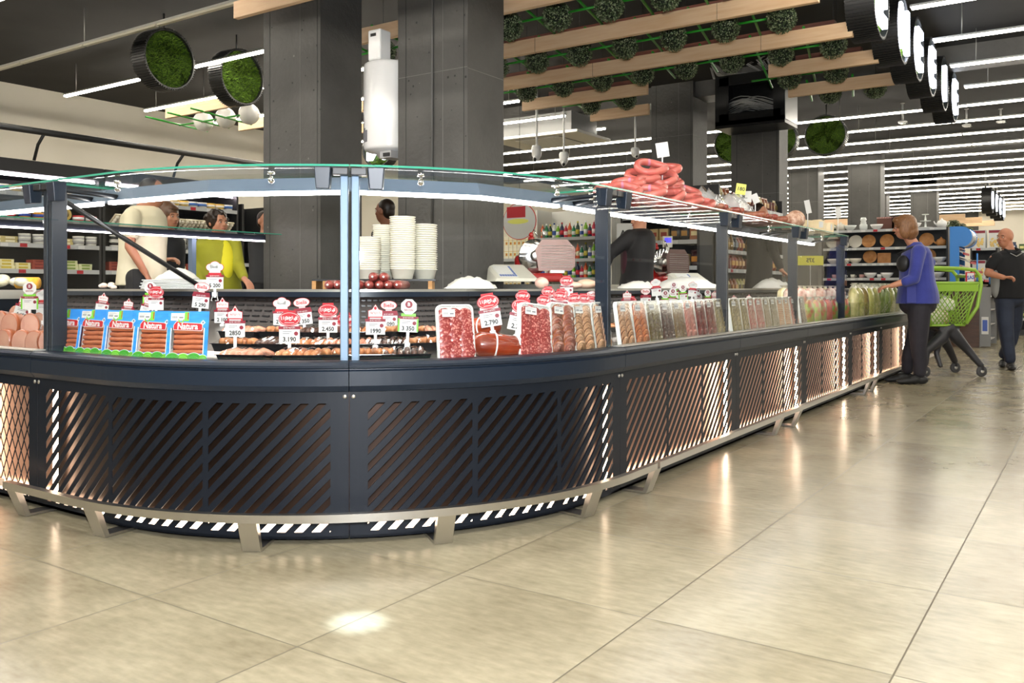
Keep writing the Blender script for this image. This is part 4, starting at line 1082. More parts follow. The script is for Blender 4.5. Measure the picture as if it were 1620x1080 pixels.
for k in range(3):
    m = MB(); n = 18
    for i in range(n): 
        x0 = -.17 + .34 * i / n; m.box(x0, x0 + .34 / n * .8, -.07, .07, .006, .012, foam)
    m.box(-.175, .175, -.075, .075, 0, .008, foam); m.box(-.18, .18, -.08, -.07, .010, .016, foam); m.box(-.18, .18, .07, .08, .010, .016, foam)
    tag(m.build('foam_tray', loc=(p.x + .01 * k, p.y, .964 + .017 * k), rz=YAW + .04 * k, bevel=.003), 'empty white foam tray on the worktop, %s from the bottom of the pile' % ORD[k], 'foam tray', 'pile of empty foam trays')
tag(crumple(.2, .12, .06, 5).build('folded_cloth', loc=(p.x, p.y, 1.016), rz=YAW), 'folded white cloth lying on the pile of foam trays', 'cloth')
# ---- scales and slicers
def scale(M, lab):
    r = tag(empty('weighing_scale', M=M), lab, 'scale'); cr = mat('ivory_plastic', (.74, .72, .62), .35)
    m = MB(); v = [(-.19, -.16, .02), (.19, -.16, .02), (.19, .16, .02), (-.19, .16, .02), (-.17, -.15, .045), (.17, -.15, .045), (.15, .12, .16), (-.15, .12, .16), (-.17, .15, .15), (.17, .15, .15)]
    m.add(v, [(0, 3, 2, 1), (0, 1, 5, 4), (4, 5, 6, 7), (1, 2, 9, 6, 5), (0, 4, 7, 8, 3), (2, 3, 8, 9), (7, 6, 9, 8)], cr)
    for x in (-.15, .15):
        for y in (-.12, .12): m.cyl((x, y, 0), (x, y, .02), .015, black, 10)
    m.build('body', r)
    m = MB(); m.M = T(0, 0, .001) @ Matrix.Rotation(atan2(.115, .27), 4, 'X'); a = Matrix.Rotation(atan2(.115, .27), 4, 'X')
    m.M = T(0, -.15, .046) @ a; m.box(-.14, .02, .02, .26, 0, .004, mat('keypad_pale', (.80, .80, .74), .4))
    for i in range(7):
        for j in range(5): m.box(-.13 + .021 * i, -.114 + .021 * i, .03 + .044 * j, .065 + .044 * j, .004, .006, mat('key_blue', (.12, .2, .5), .4) if i == 6 or j == 0 else white_p)
    m.build('keypad', r)
    return r
def slicer(M, lab):
    r = tag(empty('meat_slicer', M=M), lab, 'meat slicer'); rd = mat('slicer_red', (.42, .012, .01), .25, coat=.6)
    m = MB(); m.M = T(0, 0, 0); m.box(-.16, .18, -.14, .14, .02, .10, rd); m.build('base', r, bevel=.025)
    m = MB(); m.M = T(-.14, .0, .0); m.box(-.10, .09, .02, .12, .06, .27, rd); m.build('motor_housing', r, bevel=.04)
    m = MB(); m.M = T(-.06, -.02, .255) @ R(pi / 2, 'X'); m.lathe([(0, 0), (.15, .002), (.155, .006), (.15, .010), (.06, .022), (0, .024)], chrome, 36); m.build('blade', r)
    m = MB(); m.M = T(-.06, -.04, .255) @ R(pi / 2, 'X'); m.lathe([(.0, .0), (.05, .0), (.05, .04), (.03, .05), (0, .05)], steel, 20); m.build('blade_cover', r)
    pl = mat('slicer_carriage', (.30, .20, .18), .3, .6)
    m = MB(); m.M = T(.13, -.08, .26) @ R(.0, 'X')
    pts = [(-.17, -.14), (.12, -.14), (.16, -.10), (.16, .06), (.09, .14), (-.14, .14), (-.20, .05)]; stand(m, pts, -.012, .0, pl)
    for k in range(9): m.box(-.15, .14, -.016, -.012, -.11 + .024 * k, -.105 + .024 * k, steel)
    m.build('carriage_plate', r, bevel=.004)
    m = MB(); m.cyl((.12, -.09, .12), (.12, -.09, .03), .02, steel, 12); m.box(.06, .19, -.12, -.06, .10, .125, steel); m.build('carriage_arm', r)
    m = MB(); m.cyl((.02, .02, .42), (.02, .02, .50), .012, steel, 10); m.cyl((-.09, .05, .40), (-.09, .05, .43), .03, rd, 14); m.ball((-.09, .05, .45), .024, rd, 12, 8); m.build('knob', r)
    m = MB(); m.M = R(-.5, 'Y') @ T(.16, -.09, .40); m.cyl((0, 0, 0), (.0, 0, .07), .006, chrome, 8); m.build('handle', r)
    return r
p = P3(808, 455, 7.05); scale(T(p.x, p.y, 1.0) @ R(YAW + .35), 'ivory weighing scale with a sloping keypad beside the broad pillar')
p = P3(857, 455, 7.5); slicer(T(p.x, p.y, 1.0) @ R(YAW + .1) @ Sc(.95), 'large red meat slicer with a ribbed carriage, nearer of the two')
p = P3(1052, 455, 9.35); slicer(T(p.x, p.y, 1.0) @ R(YAW + .6) @ Sc(.95), 'red meat slicer behind the aisle side glass, farther of the two')
p = P3(1092, 455, 7.1); scale(T(p.x, p.y, .964) @ R(YAW + .3) @ Sc(.8), 'ivory weighing scale behind the large white bag')
def display_pole(px, py, D, lab):
    p = P3(px, 455, D); z = P3(px, py, D).z; r = tag(empty('customer_display', (p.x, p.y, 1.0), YAW), lab, 'display'); iv = mat('ivory_plastic', (.74, .72, .62), .35)
    h = z - 1.0; m = MB(); m.box(-.02, .02, -.01, .02, 0, h - .06, iv); m.box(-.06, .06, -.05, .05, 0, .02, iv); m.build('stand', r)
    m = MB(); m.box(-.055, .055, -.015, .02, h - .075, h + .055, iv); m.build('head', r, bevel=.006)
    m = MB(); m.box(-.035, .040, -.017, -.015, h - .02, h + .035, emis('display_blue', (.12, .10, .9), 1.2)); m.build('screen', r)
display_pole(951, 372, 8.3, 'ivory customer display with a blue screen, by the dark corner post')
display_pole(1056, 381, 9.9, 'ivory customer display with a blue screen, over the farther slicer')
p = P3(857, 442, 5.3)
for i, (px, D, c, sq, lab) in enumerate([(857, 5.3, 'd9a8a0', (1, .8, .8), 'wrapped cut ham end lying beside the slicer'), (928, 5.6, 'e0b090', (1.5, 1, .7), 'raw chicken piece on the worktop beside the sleeve'), (905, 5.3, 'e6b0a0', (1.5, 1, .5), 'pale pink meat piece on the worktop before the till')]):
    p = P3(px, 455, D); m = MB(); m.ball((0, 0, .045 * sq[2]), .045, mat('wm%d' % i, lin(c), .35, c2=lin('e8c8b0'), scale=9, coat=.4), 16, 10, sq); tag(m.build('meat_piece', loc=(p.x, p.y, .963)), lab, 'meat')
# ---- goods on top of the glass
ring_m = mat('pink_sausage_ring', lin('c46a5e'), .3, c2=lin('b85c54'), scale=14, coat=.4)
def make_ring():
    r = empty('sausage_ring'); m = MB()
    m.sausage([(.055 * cos(a), .085 * sin(a), .006 * sin(a * 2)) for a in [radians(-75 + 330 * k / 22) for k in range(23)]], .021, ring_m, 12); m.build('casing', r)
    m = MB(); m.M = T(.055, 0, .0) ; lb = mat('ring_label_violet', lin('c07a98'), .4); m.tube([(.0 - .002, .012 * t, 0) for t in (-.6, 0, .6)], .0215, lb, 12, cap=False); m.build('label_band', r); return r
RINGK = Kind(make_ring)
GT = 1.441
rc = on_x(1045, 300, -2.14)
cnt = 0; rg = random.Random(4)
lay = [(0, [(-.20, -.36), (-.20, -.12), (-.20, .12), (-.20, .36), (0, -.42), (0, -.24), (0, 0), (0, .22), (0, .42), (.15, -.30), (.15, -.06), (.15, .18), (.15, .40)]),
       (1, [(-.10, -.28), (-.10, -.05), (-.10, .2), (.08, -.2), (.08, .02), (.08, .24)]), (2, [(-.05, -.16), (.05, -.05), (0, .10)]), (3, [(0, -.11), (0, .06)])]
for L_, ps in lay:
    for (dx, dy) in ps:
        RINGK.place(T(-2.12 + dx * .55, 4.68 + dy * 1.1, GT + .050 + L_ * .055) @ R(YAW + .35 * rg.gauss(0, 1)) @ R(.62 + .18 * rg.gauss(0, 1), 'X') @ R(pi / 2 + .25 * rg.gauss(0, 1)), 'pink sausage ring in the heap on top of the glass, %s of layer %s' % (ORD[ps.index((dx, dy))], ORD[L_]), 'sausage ring', 'heap of pink sausage rings'); cnt += 1
def sign_card(px, py, D, w_, h, txt, lab, bottom, mt=paper, tilt=0., mirror=False, tm=None, yaw=0):
    """card on a thin pole standing on height bottom, centre at px, py"""
    p = P3(px, py, D); r = tag(empty('price_sign', (p.x, p.y, bottom), YAW + yaw), lab, 'price sign'); z = p.z - bottom
    m = MB(); m.M = T(0, 0, z) @ R(tilt, 'Y'); m.box(-w_ / 2, w_ / 2, -.0015, 0, -h / 2, h / 2, mt)
    if txt:
        if mirror: m.text(txt, h * .6, tm or ink, T(0, -.002, 0) @ R(pi / 2, 'X') @ Sc(-1, 1, 1), bold=.02)
        else: m.text(txt, h * .5, tm or ink, T(0, -.002, 0) @ R(pi / 2, 'X'), bold=.02)
    m.build('card', r)
    if z - h / 2 > .01:
        m = MB(); m.cyl((0, .003, .0), (0, .003, z - h / 2 + .02), .004, clipw, 8); m.box(-.02, .02, -.012, .018, 0, .004, clipw); m.build('stem', r)
    return r
sign_card(1048, 237, 5.05, .072, .085, '', 'small white price card standing tall over the sausage rings', GT, tilt=-.15)
sign_card(1176, 311, 6.19, .115, .08, '18..', 'wide white price card reading 18 among the dried sausages', GT + .0)
sign_card(1172, 299, 6.15, .07, .075, '180', 'yellow-green price card above the dried sausages', GT, mt=mat('yellow_card', (.75, .75, .15), .5), tilt=.15)
sign_card(1195, 314, 6.38, .05, .07, '', 'small tilted white card at the end of the dried sausages', GT, tilt=-.4)
sign_card(1278, 327, 7.19, .045, .11, '', 'slim leaning pink and white card above the cheeses', GT, tilt=-.2)
sign_card(1326, 336, 7.80, .05, .10, '', 'slim white card between the cheese wheels', GT, tilt=-.05)
driedm = mat('dried_sausage', lin('7a2018'), .4, c2=lin('a05844'), scale=40, coat=.3)
driedb = mat('dried_sausage_brown', lin('8a4a34'), .4, c2=lin('a86c52'), scale=40, coat=.3)
rg = random.Random(8)
for i in range(18):
    y = 5.35 + .30 * (i // 6) + .04 * (i % 2) + (.35 if i >= 12 else 0); k = i % 6
    m = MB(); L_ = .15; m.sausage([(-L_, 0, 0), (-L_ / 2, .008 * rg.gauss(0, 1), 0), (L_ / 2, .008 * rg.gauss(0, 1), .0), (L_, 0, 0)], .017, driedm if i % 3 else driedb, 10)
    tag(m.build('dried_sausage', loc=(-2.15 + .05 * (k - 2.5) * (k < 4) * .0, y + .040 * (k % 3) - .04, GT + .018 + .033 * (k // 3)), rz=.15 * rg.gauss(0, 1)), 'dark red dried sausage lying on top of the glass, %s counting away from the rings' % ORD[i], 'dried sausage', 'dried sausages on the glass top')
for i, (y, w_) in enumerate(((5.42, .30), (5.9, .26))):
    tag(crumple(.28, w_, .13, 20 + i, film_h).build('plastic_bag', loc=(-2.15, y, GT + .06 if i else GT + .002 + .05)), 'clear plastic bag crumpled over the dried sausages, %s from the rings' % ORD[i], 'plastic bag')
for i in range(9):
    y = 6.15 + .09 * i; m = MB(); m.sausage([(-.13, 0, .0), (0, .005, 0), (.13, 0, 0)], .022, driedb if i % 2 else driedm, 10)
    tag(m.build('dried_sausage', loc=(-2.15, y, GT + .023 + (.04 if i % 3 == 1 else 0)), rz=.2 * rg.gauss(0, 1)), 'brown smoked sausage beyond the plastic bags on the glass top, %s going away' % ORD[i], 'dried sausage', 'smoked sausages beyond the bags')
cheese = mat('pale_cheese', lin('e8d6b0'), .5, c2=lin('dcc79c'), scale=8)
headc = mat('mottled_sausage_face', lin('a8765c'), .4, c2=lin('d9b8a0'), scale=40)
for i, (y, x, r_, h, cutf) in enumerate([(6.95, -2.05, .06, .13, 1), (7.15, -2.1, .075, .14, 1), (7.3, -2.2, .06, .12, 1), (7.42, -2.05, .13, .09, 0), (7.6, -2.22, .12, .11, 0), (7.72, -2.04, .08, .11, 0), (7.86, -2.15, .10, .08, 0), (8.0, -2.05, .07, .10, 0)]):
    r = tag(empty('cheese_piece', (x + .05, y, GT + .001), .3 * i), ('mottled cut sausage head standing on the glass, %s' if cutf else 'wrapped pale cheese piece on the glass top, %s') % ORD[i], 'cheese' if not cutf else 'sausage')
    m = MB()
    if cutf: m.M = T(0, 0, r_) @ R(pi / 2, 'X'); m.lathe([(r_ * .9, -h / 2), (r_, -h / 2 + .01), (r_, h / 2), (0, h / 2 + .001)], headc, 20)
    else:
        pts = [(0, 0)] + [(r_ * cos(a), r_ * sin(a)) for a in [radians(200 * k / 12) for k in range(13)]]; m.prism(pts, 0, h, cheese)
    m.build('body', r)
    m = MB(); m.box(-.02, .02, -.001, 0, 0, .05, paper); m.build('label', r, M=T(0, -r_ - .003, .02))
# ---- bagged goods at the end of the run
def bag(M, w_, h, c, c2, lab, top='e8e8dc', nm='pickle_bag', cat='bag', grp='bags of pickles', seed=0):
    r = tag(empty(nm, M=M), lab, cat, grp); rg_ = random.Random(seed)
    mt = mat('bag_%s_%s' % (c, c2), lin(c), .3, c2=lin(c2), scale=18, coat=.5, lo=.4, hi=.6)
    prof = [(.0, 0), (.42, .0), (.5, .08), (.5, .5), (.46, .8), (.30, .93), (.12, 1.0)]
    m = MB(); m.M = Sc(w_, w_ * .55, h)
    n = 14; v = []; 
    for q, z in prof:
        for k in range(n):
            a = 2 * pi * k / n; e = 1 + .06 * rg_.gauss(0, 1); v.append((q * cos(a) * e, q * sin(a) * e, z))
    m.add(v, [(i * n + k, i * n + (k + 1) % n, (i + 1) * n + (k + 1) % n, (i + 1) * n + k) for i in range(len(prof) - 1) for k in range(n)], mt, True); m.build('contents', r)
    m = MB(); m.M = Sc(w_, w_ * .55, h); v = []
    for q, z in [(.15, .97), (.10, 1.02), (.28, 1.12)]:
        for k in range(n):
            a = 2 * pi * k / n; e = 1 + .18 * rg_.gauss(0, 1); v.append((q * cos(a) * e, q * sin(a) * e, z))
    m.add(v, [(i * n + k, i * n + (k + 1) % n, (i + 1) * n + (k + 1) % n, (i + 1) * n + k) for i in range(2) for k in range(n)], mat('bag_top_' + top, lin(top), .3, coat=.3), True); m.build('tied_neck', r)
    return r
BG = [(1280, '8aa048', 'a85040'), (1291, '9ab858', 'c88878'), (1300, '7a8a3a', 'a03c34'), (1309, 'a04c44', 'c07868'), (1318, '5a8a30', 'a83c30'), (1329, '6a9a38', '8a3a30'), (1338, '58802c', 'b0604a')]
for i, (px, c, c2) in enumerate(BG):
    bag(frame(s_px(px, .12), .12, .67), .15, .20, c, c2, 'green and red salad bag in the last tall glass section, %s going away' % ORD[i], nm='salad_bag', grp='salad bags', seed=i)
for i, px in enumerate((1350, 1358, 1366, 1375, 1384, 1392, 1400, 1408, 1416)):
    bag(frame(s_px(px, .12), .12, .67), .19, .30, ['a8a868', 'c0b878', '6a5a30', 'a8a048', 'b0a860', '5a6a2a', '4a5a24', '7a7a3a', '8a8a4a'][i], ['c8c088', '8a8a48', '8a7a40', 'c0c070', '909050', '6a7a34', '7a8a48', '9a9a58', '5a6a30'][i], 'tall clear bag of pickled vegetables in the low open section, %s from the glass end' % ORD[i], top='d8d8c8', seed=30 + i)
for i in range(12):
    bag(frame(s_px(1246 + i * 8, .42), .40 + .1 * (i % 2), .80), .20, .17, ['e0b0a0', 'e8d8a0', 'd89888', 'e8c8b8'][i % 4], ['f0e0d0', 'e8e0b0', 'f0d0c0', 'f0e8d8'][i % 4], 'pale wrapped poultry bag behind the salad bags, %s going away' % ORD[i], nm='poultry_bag', grp='wrapped poultry behind the salads', seed=60 + i)
for i in range(7):
    p_ = [(1352, 'e8e0d0'), (1362, 'd8c060'), (1372, 'e0e0d8'), (1380, 'e0b040'), (1390, 'd8e0d8'), (1398, 'e8c048'), (1407, 'e0e0d0')][i]
    bag(frame(s_px(p_[0], .40), .40, .80), .22, .20, p_[1], 'f0ecd8', 'small pale packet behind the pickle bags, %s from the glass end' % ORD[i], nm='packet', cat='packet', grp='packets behind the pickles', seed=80 + i)
# rear rows of trays on the deck of the aisle side, lying flat
for i in range(22):
    s = sR + .22 + i * .205
    if i % 7 == 6: continue
    BT[i % 4].place(frame(s, .40 + .02 * (i % 3), .72, .05 * sin(i)) @ R(-.12, 'X'), 'black film-wrapped tray lying behind the standing trays on the aisle side, %s going away' % ORD[i], 'meat tray', 'wrapped trays along the aisle side')

for i, (px, py, D, w_, h, c, lab) in enumerate([(12, 447, 4.9, .24, .075, 'b8b08c', 'pale wrapped cheese pile on the corner worktop'), (168, 446, 4.8, .10, .035, 'd0a898', 'pinkish cut meat piece on the worktop behind the blue packs')]):
    p = P3(px, 455, D); m = MB(); rg = random.Random(i)
    for k in range(7): m.ball((w_ * (rg.random() - .5), .06 * rg.random(), h * (.3 + .5 * rg.random())), h * .42, mat('pile_' + c, lin(c), .4, c2=lin('f0ead8'), scale=12, coat=.4), 12, 8, (1.3, 1, .8))
    tag(m.build('wrapped_cheese' if i == 0 else 'meat_piece', loc=(p.x, p.y, .962), rz=YAW), lab, 'cheese' if i == 0 else 'meat')
p = P3(44, 455, 4.95); m = MB(); m.cyl((-.06, 0, .035), (.06, 0, .035), .033, mat('orange_cheese', lin('f0b030'), .4), 18); tag(m.build('cheese_log', loc=(p.x, p.y, .962), rz=YAW), 'orange cheese log lying beside the pale cheese pile at the corner', 'cheese')
# ================================================================== shelves and goods beyond
shelf_m = mat('grey_shelf', (.20, .20, .20), .45)
shelf_d = mat('black_shelf', (.016, .016, .017), .5)
railm = mat('price_rail', (.45, .46, .46), .4)
def shelving(M, L_, depth, H_, tiers, lab, back=None, cat='shelf unit', face=None, cards=True, header=None, seed=0, led=False, name='shelf_unit'):
    """front along +x at y=0, goods face -y"""
    r = tag(empty(name, M=M), lab, cat); b = back or shelf_d; rg = random.Random(seed)
    m = MB(); m.box(0, L_, depth - .03, depth, 0, H_, b); m.build('back_panel', r)
    for x in (0, L_ - .03): m = MB(); m.box(x, x + .03, 0, depth, 0, H_, b); m.build('side_panel', r)
    m = MB(); m.box(0.03, L_ - .03, .02, depth - .03, 0, .12, b); m.build('plinth', r)
    for z in tiers:
        m = MB(); m.box(.03, L_ - .03, .0, depth - .03, z - .025, z, face or shelf_m); m.box(.03, L_ - .03, -.012, 0, z - .045, z + .002, railm)
        if cards:
            x = .1
            while x < L_ - .2:
                m.box(x, x + .075, -.015, -.012, z - .042, z - .004, paper if rg.random() < .8 else red); x += .12 + .2 * rg.random()
        m.build('shelf', r)
        if led: m = MB(); m.box(.06, L_ - .06, .02, .05, z - .040, z - .026, glow_p); m.build('shelf_light', r)
    if header: m = MB(); m.box(0, L_, -.05, depth, H_, H_ + header, b); m.build('header', r)
    return r
PK = {}
def pack_kind(kind, c, c2=None, txt=None):
    key = (kind, c, c2)
    if key not in PK:
        mt = mat('pk_%s_%s' % (kind, c), lin(c), .4, coat=.2); m2 = mat('pk_%s' % (c2 or 'ffffff'), lin(c2 or 'f0efe8'), .45)
        def f():
            m = MB()
            if kind == 'box': m.box(-.05, .05, 0, .08, 0, .14, mt); m.box(-.035, .035, -.001, 0, .05, .10, m2); nm = 'food_box'
            elif kind == 'flat': m.box(-.08, .08, 0, .11, 0, .035, mt); m.box(-.05, .05, -.001, 0, .008, .028, m2); nm = 'flat_pack'
            elif kind == 'bottle': m.lathe([(.0, 0), (.028, 0), (.03, .01), (.03, .12), (.026, .145), (.011, .17), (.011, .20), (0, .20)], mt, 14); m.lathe([(.0305, .04), (.0305, .10)], m2, 14); m.lathe([(.013, .19), (.013, .212), (0, .212)], m2, 12); nm = 'bottle'
            elif kind == 'tub': m.lathe([(0, 0), (.05, 0), (.056, .005), (.060, .055), (.062, .058), (.062, .068), (0, .070)], mt, 18); m.lathe([(.061, .02), (.0612, .05)], m2, 18); nm = 'food_tub'
            elif kind == 'round': m.M = T(0, .04, .075) @ R(pi / 2 - .15, 'X'); m.lathe([(0, 0), (.07, 0), (.075, .01), (.075, .03), (.07, .036), (0, .037)], mt, 22); m.lathe([(0, .0375), (.045, .0375)], m2, 20); nm = 'round_pack'
            elif kind == 'bag': 
                m.ball((0, .05, .085), .085, mt, 14, 10, (.8, .45, 1)); m.box(-.05, .05, .048, .052, .15, .185, mt); m.box(-.035, .035, .008, .014, .05, .11, m2); nm = 'snack_bag'
            elif kind == 'eggs':
                m.M = R(.9, 'X'); m.box(-.09, .09, 0, .02, 0, .16, mt)
                for i in range(3):
                    for j in range(3): m.ball((-.058 + .058 * i, -.006, .03 + .05 * j), .024, m2, 10, 7)
                nm = 'egg_tray'
            elif kind == 'carton': m.box(-.035, .035, 0, .09, 0, .17, mt); m.box(-.035, .035, -.001, 0, .11, .118, m2); m.box(-.02, .02, -.001, 0, .04, .09, m2); m.ball((0, -.001, .065), .012, mat('dot_red', (.5, .04, .03), .4), 8, 6, (1, .2, 1)); nm = 'milk_carton'
            return m.build(nm)
        PK[key] = Kind(f)
    return PK[key]
def fill(M, L_, z, kinds, nm, cat, grp, pitch, seed, sc=1.0, rows=1, x0=.1, y=.05, jit=.1, stack=1, sh=.035):
    rg = random.Random(seed); n = int((L_ - x0 * 1.2) / pitch)
    for i in range(n):
        k = kinds[(i // 2) % len(kinds)] if len(kinds) > 1 else kinds[0]
        for q in range(stack if isinstance(stack, int) else stack[i % len(stack)]):
            if i >= 30: break
            pack_kind(*k).place(M @ T(x0 + pitch * (i + .5), y, z + q * sh + .001) @ R(jit * rg.gauss(0, 1)) @ Sc(sc), nm % (ORD[i] + (', %s layer' % ORD[q] if stack != 1 else '')), cat, grp)
# ---- dairy cabinet along the cream wall (faces the counter)
for ci, (y1, y0, nm) in enumerate(((5.72, 3.8, 'nearer'), (7.66, 5.74, 'farther'))):
    M = T(-9.6, y0, 0) @ R(pi / 2)
    tiers = [.80, 1.17, 1.45, 1.72, 2.0]
    shelving(M, y1 - y0, .75, 2.2, tiers, 'tall open dairy cabinet by the cream wall, %s of two' % nm, header=.14, seed=ci, cat='refrigerator', led=False, name='refrigerated_cabinet')
    L_ = y1 - y0
    m = MB(); m.box(.05, L_ - .05, .05, .08, 2.17, 2.19, glow_p); tag(m.build('strip_light', M=M), 'cabinet strip light under the header of the %s dairy cabinet' % nm, 'light')
    g = 'food on the %s dairy cabinet' % nm
    w_ = nm + ' cabinet'
    fill(M, L_, 2.0, [('tub', 'e8e4d8', '3a6ab0'), ('tub', 'd8b040', 'f0e8d0')], 'round tub on the top shelf of the ' + w_ + ', %s along', 'food tub', g, .135, 1 + ci)
    fill(M, L_, 1.72, [('round', 'e0c060', 'f0d890'), ('tub', 'c8202c', 'f0f0f0'), ('round', 'c02838', 'e8e8e8'), ('tub', 'e8a020', '2040a0')] if not ci else [('eggs', 'd8ccb0', 'f0e8d8')], 'pack on the second shelf of the ' + w_ + ', %s along', 'food pack', g, .15 if not ci else .19, 5 + ci)
    fill(M, L_, 1.45, [('flat', 'c8b878', 'f0e8c8'), ('tub', 'e8e8e0', 'a8a8a8')] if not ci else [('tub', 'f0eee8', '1a1a1a'), ('tub', 'f0eee8', 'c8c8c8')], 'pack on the third shelf of the ' + w_ + ', %s along', 'food pack', g, .15, 9 + ci, stack=2, sh=.036 if not ci else .071)
    fill(M, L_, 1.17, [('flat', 'a04838', '7a2820'), ('flat', 'd8d8a8', '88a048'), ('flat', 'e8e0b0', 'd0b838')], 'flat wrapped pack on the fourth shelf of the ' + w_ + ', %s along', 'food pack', g, .175, 14 + ci, stack=[3, 2, 3, 2])
    fill(M, L_, .80, [('flat', 'e0c060', 'f0e0a0'), ('flat', 'd8a0a0', 'f0d8d8'), ('flat', 'e8e8d8', 'd0c8a0')], 'flat pack on the lowest shelf of the ' + w_ + ', %s along', 'food pack', g, .175, 19 + ci, stack=[2, 3])
pipe = mat('black_pipe', (.012, .012, .012), .4)
m = MB(); m.tube([(-9.3, 3.0, 2.62), (-9.3, 8.6, 2.62)], .035, pipe, 8)
for y in (4.9, 6.6): m.tube([(-9.3, y, 2.6), (-9.42, y, 2.5), (-9.5, y, 2.34)], .018, pipe, 6)
tag(m.build('overhead_pipe'), 'black pipe running above the dairy cabinets before the cream wall', 'pipe')
M = T(-9.6, 7.72, 0) @ R(pi / 2)
shelving(M, .55, .6, 2.1, [.5, .9, 1.3, 1.7], 'narrow black rack at the end of the dairy cabinets', cards=False, cat='rack', name='black_rack')
m = MB(); rg = random.Random(2)
for k in range(26): m.ball((.03 * rg.gauss(0, 1), .03 * rg.gauss(0, 1), 1.1 + .04 * k), .05, mat('pink_netting', lin('c07868'), .5, c2=lin('e0b8a8'), scale=20), 8, 6)
m.cyl((0, 0, 0), (0, 0, 2.2), .02, black, 8); m.box(-.2, .2, -.2, .2, 0, .03, black)
tag(m.build('hanging_net_stand', loc=(-8.9, 8.25, 0)), 'tall stand of pink netted goods hanging beside the black rack', 'stand')
# ---- household shelf and milk cartons seen over the slicer
WY = 11.2
x0 = on_y(800, 400, WY).x; x1 = on_y(968, 400, WY).x
cream_s = mat('cream_shelf_back', (.62, .58, .48), .6)
M = T(x0 + .55, WY, 0)
L_ = x1 - x0 - .55
M0 = T(x0 - .9, WY, 0)
shelving(M0, 1.42, .5, 1.75, [.5, .95, 1.42], 'shelf of milk cartons seen above the red slicer', back=cream_s, cards=False, seed=4)
K = pack_kind('carton', 'ece4cc', 'd8b858')
n = 0
for t, (zz, rows_) in enumerate(((.951, 2), (1.421, 2))):
    for q in range(rows_):
        for i in range(13):
            K.place(M0 @ T(.35 + .078 * i, .03, zz + .172 * q), 'cream milk carton behind the slicer, %s in row %s of the %s shelf' % (ORD[i], ORD[q], ('lower', 'upper')[t]), 'milk carton', 'milk cartons'); n += 1
shelving(M, L_, .45, 2.15, [.6, 1.12, 1.40, 1.72], 'white household shelf with bright bottles beside the milk cartons', back=mat('white_shelf', (.75, .73, .66), .5), face=mat('white_shelf', (.75, .73, .66), .5), cards=False, seed=6)
cols = [('bottle', 'e8e8e8', '3050a0'), ('bottle', '80c020', 'f0f0f0'), ('bottle', '182848', 'c02030'), ('bottle', 'c02040', 'f0e0e0'), ('bottle', 'e06030', 'f0e0c0'), ('bottle', '108050', 'f0f0f0'), ('bottle', '204030', 'd0c040')]
rg = random.Random(5)
for t, z in enumerate((1.12, 1.40, 1.72)):
    for i in range(int((L_ - .1) / .068)):
        k = cols[(i + 2 * t) % 7]; pack_kind(*k).place(M @ T(.08 + .068 * i, .08, z + .001) @ Sc(1, 1, 1.0 + .12 * sin(i * 3)), 'household bottle on the white shelf, %s along on the %s level' % (ORD[i], ('low', 'middle', 'high')[t]), 'bottle', 'household bottles')
for t, z in enumerate((.6,)):
    for i in range(int((L_ - .1) / .068)):
        k = cols[(i * 2 + t) % 7]; pack_kind(*k).place(M @ T(.08 + .068 * i, .08, z + .001), 'household bottle on the lowest level of the white shelf, %s along' % ORD[i], 'bottle', 'household bottles')
p = on_y(822, 350, 9.8)
r = tag(empty('round_poster', (p.x, p.y, p.z)), 'hanging round white and red promotional sign beside the broad pillar', 'sign')
m = MB(); oval(m, 0, 0, .27, .25, -.006, mat('poster_red', (.6, .02, .02), .4), 30); oval(m, 0, 0, .26, .24, -.010, paper, 30); m.box(-.2, .10, -.012, -.010, .05, .2, red); oval(m, -.02, .0, .17, .035, -.012, mat('yellow_card', (.75, .75, .15), .5))
m.build('disc', r); m = MB(); m.cyl((0, 0, .24), (0, 0, 4.24 - p.z), .004, black, 6); m.build('wire', r)
# ---- dark snack shelves behind the aisle side
M = T(-4.78, 9.42, 0)
shelving(M, 1.0, .45, 2.1, [.5, .9, 1.22, 1.52, 1.82], 'dark shelf of snack packs facing the front, behind the staff in black', seed=7)
ck = [('bag', '7a3a1c', 'd8b080'), ('bag', '3a1a1c', 'c08030'), ('box', 'a05a30', 'e8d8a0'), ('box', 'b8a070', '8a3020'), ('bag', '202028', 'a87830')]
for t, z in enumerate((.9, 1.22, 1.52, 1.82)):
    fill(M, 1.0, z, [ck[(t + j) % 5] for j in range(3)], 'snack pack on the dark front shelf, level %s, ' % ORD[t] + '%s along', 'snack pack', 'snacks on the dark front shelf', .125, 30 + t)
sign_card(992, 371, 9.2, .22, .24, 'AX', 'white sign reading AX behind the dark corner post', 1.0, yaw=0)
M = T(-3.75, 9.95, 0) @ R(pi / 2)
shelving(M, 2.5, .45, 2.2, [.55, .9, 1.2, 1.43, 1.70, 2.02], 'long dark snack shelf facing the aisle behind the counter', seed=8)
cg_ = [('bag', 'a8a060', '504020'), ('bag', 'c8b880', '7a6a30'), ('bag', '8a4a24', 'd0a060'), ('box', '6a3020', 'c09040'), ('bag', 'a03a20', 'd8a040'), ('bottle', '7a5a20', 'b89850'), ('bag', '2a2a30', '808890')]
for t, z in enumerate((.9, 1.2, 1.43, 1.70, 2.02)):
    fill(M, 2.5, z, [cg_[(t * 2 + j) % 7] for j in range(3)], 'snack pack on the long aisle-facing shelf, level %s, ' % ORD[t] + '%s from the near end', 'snack pack', 'snacks on the long shelf', .125, 40 + t)
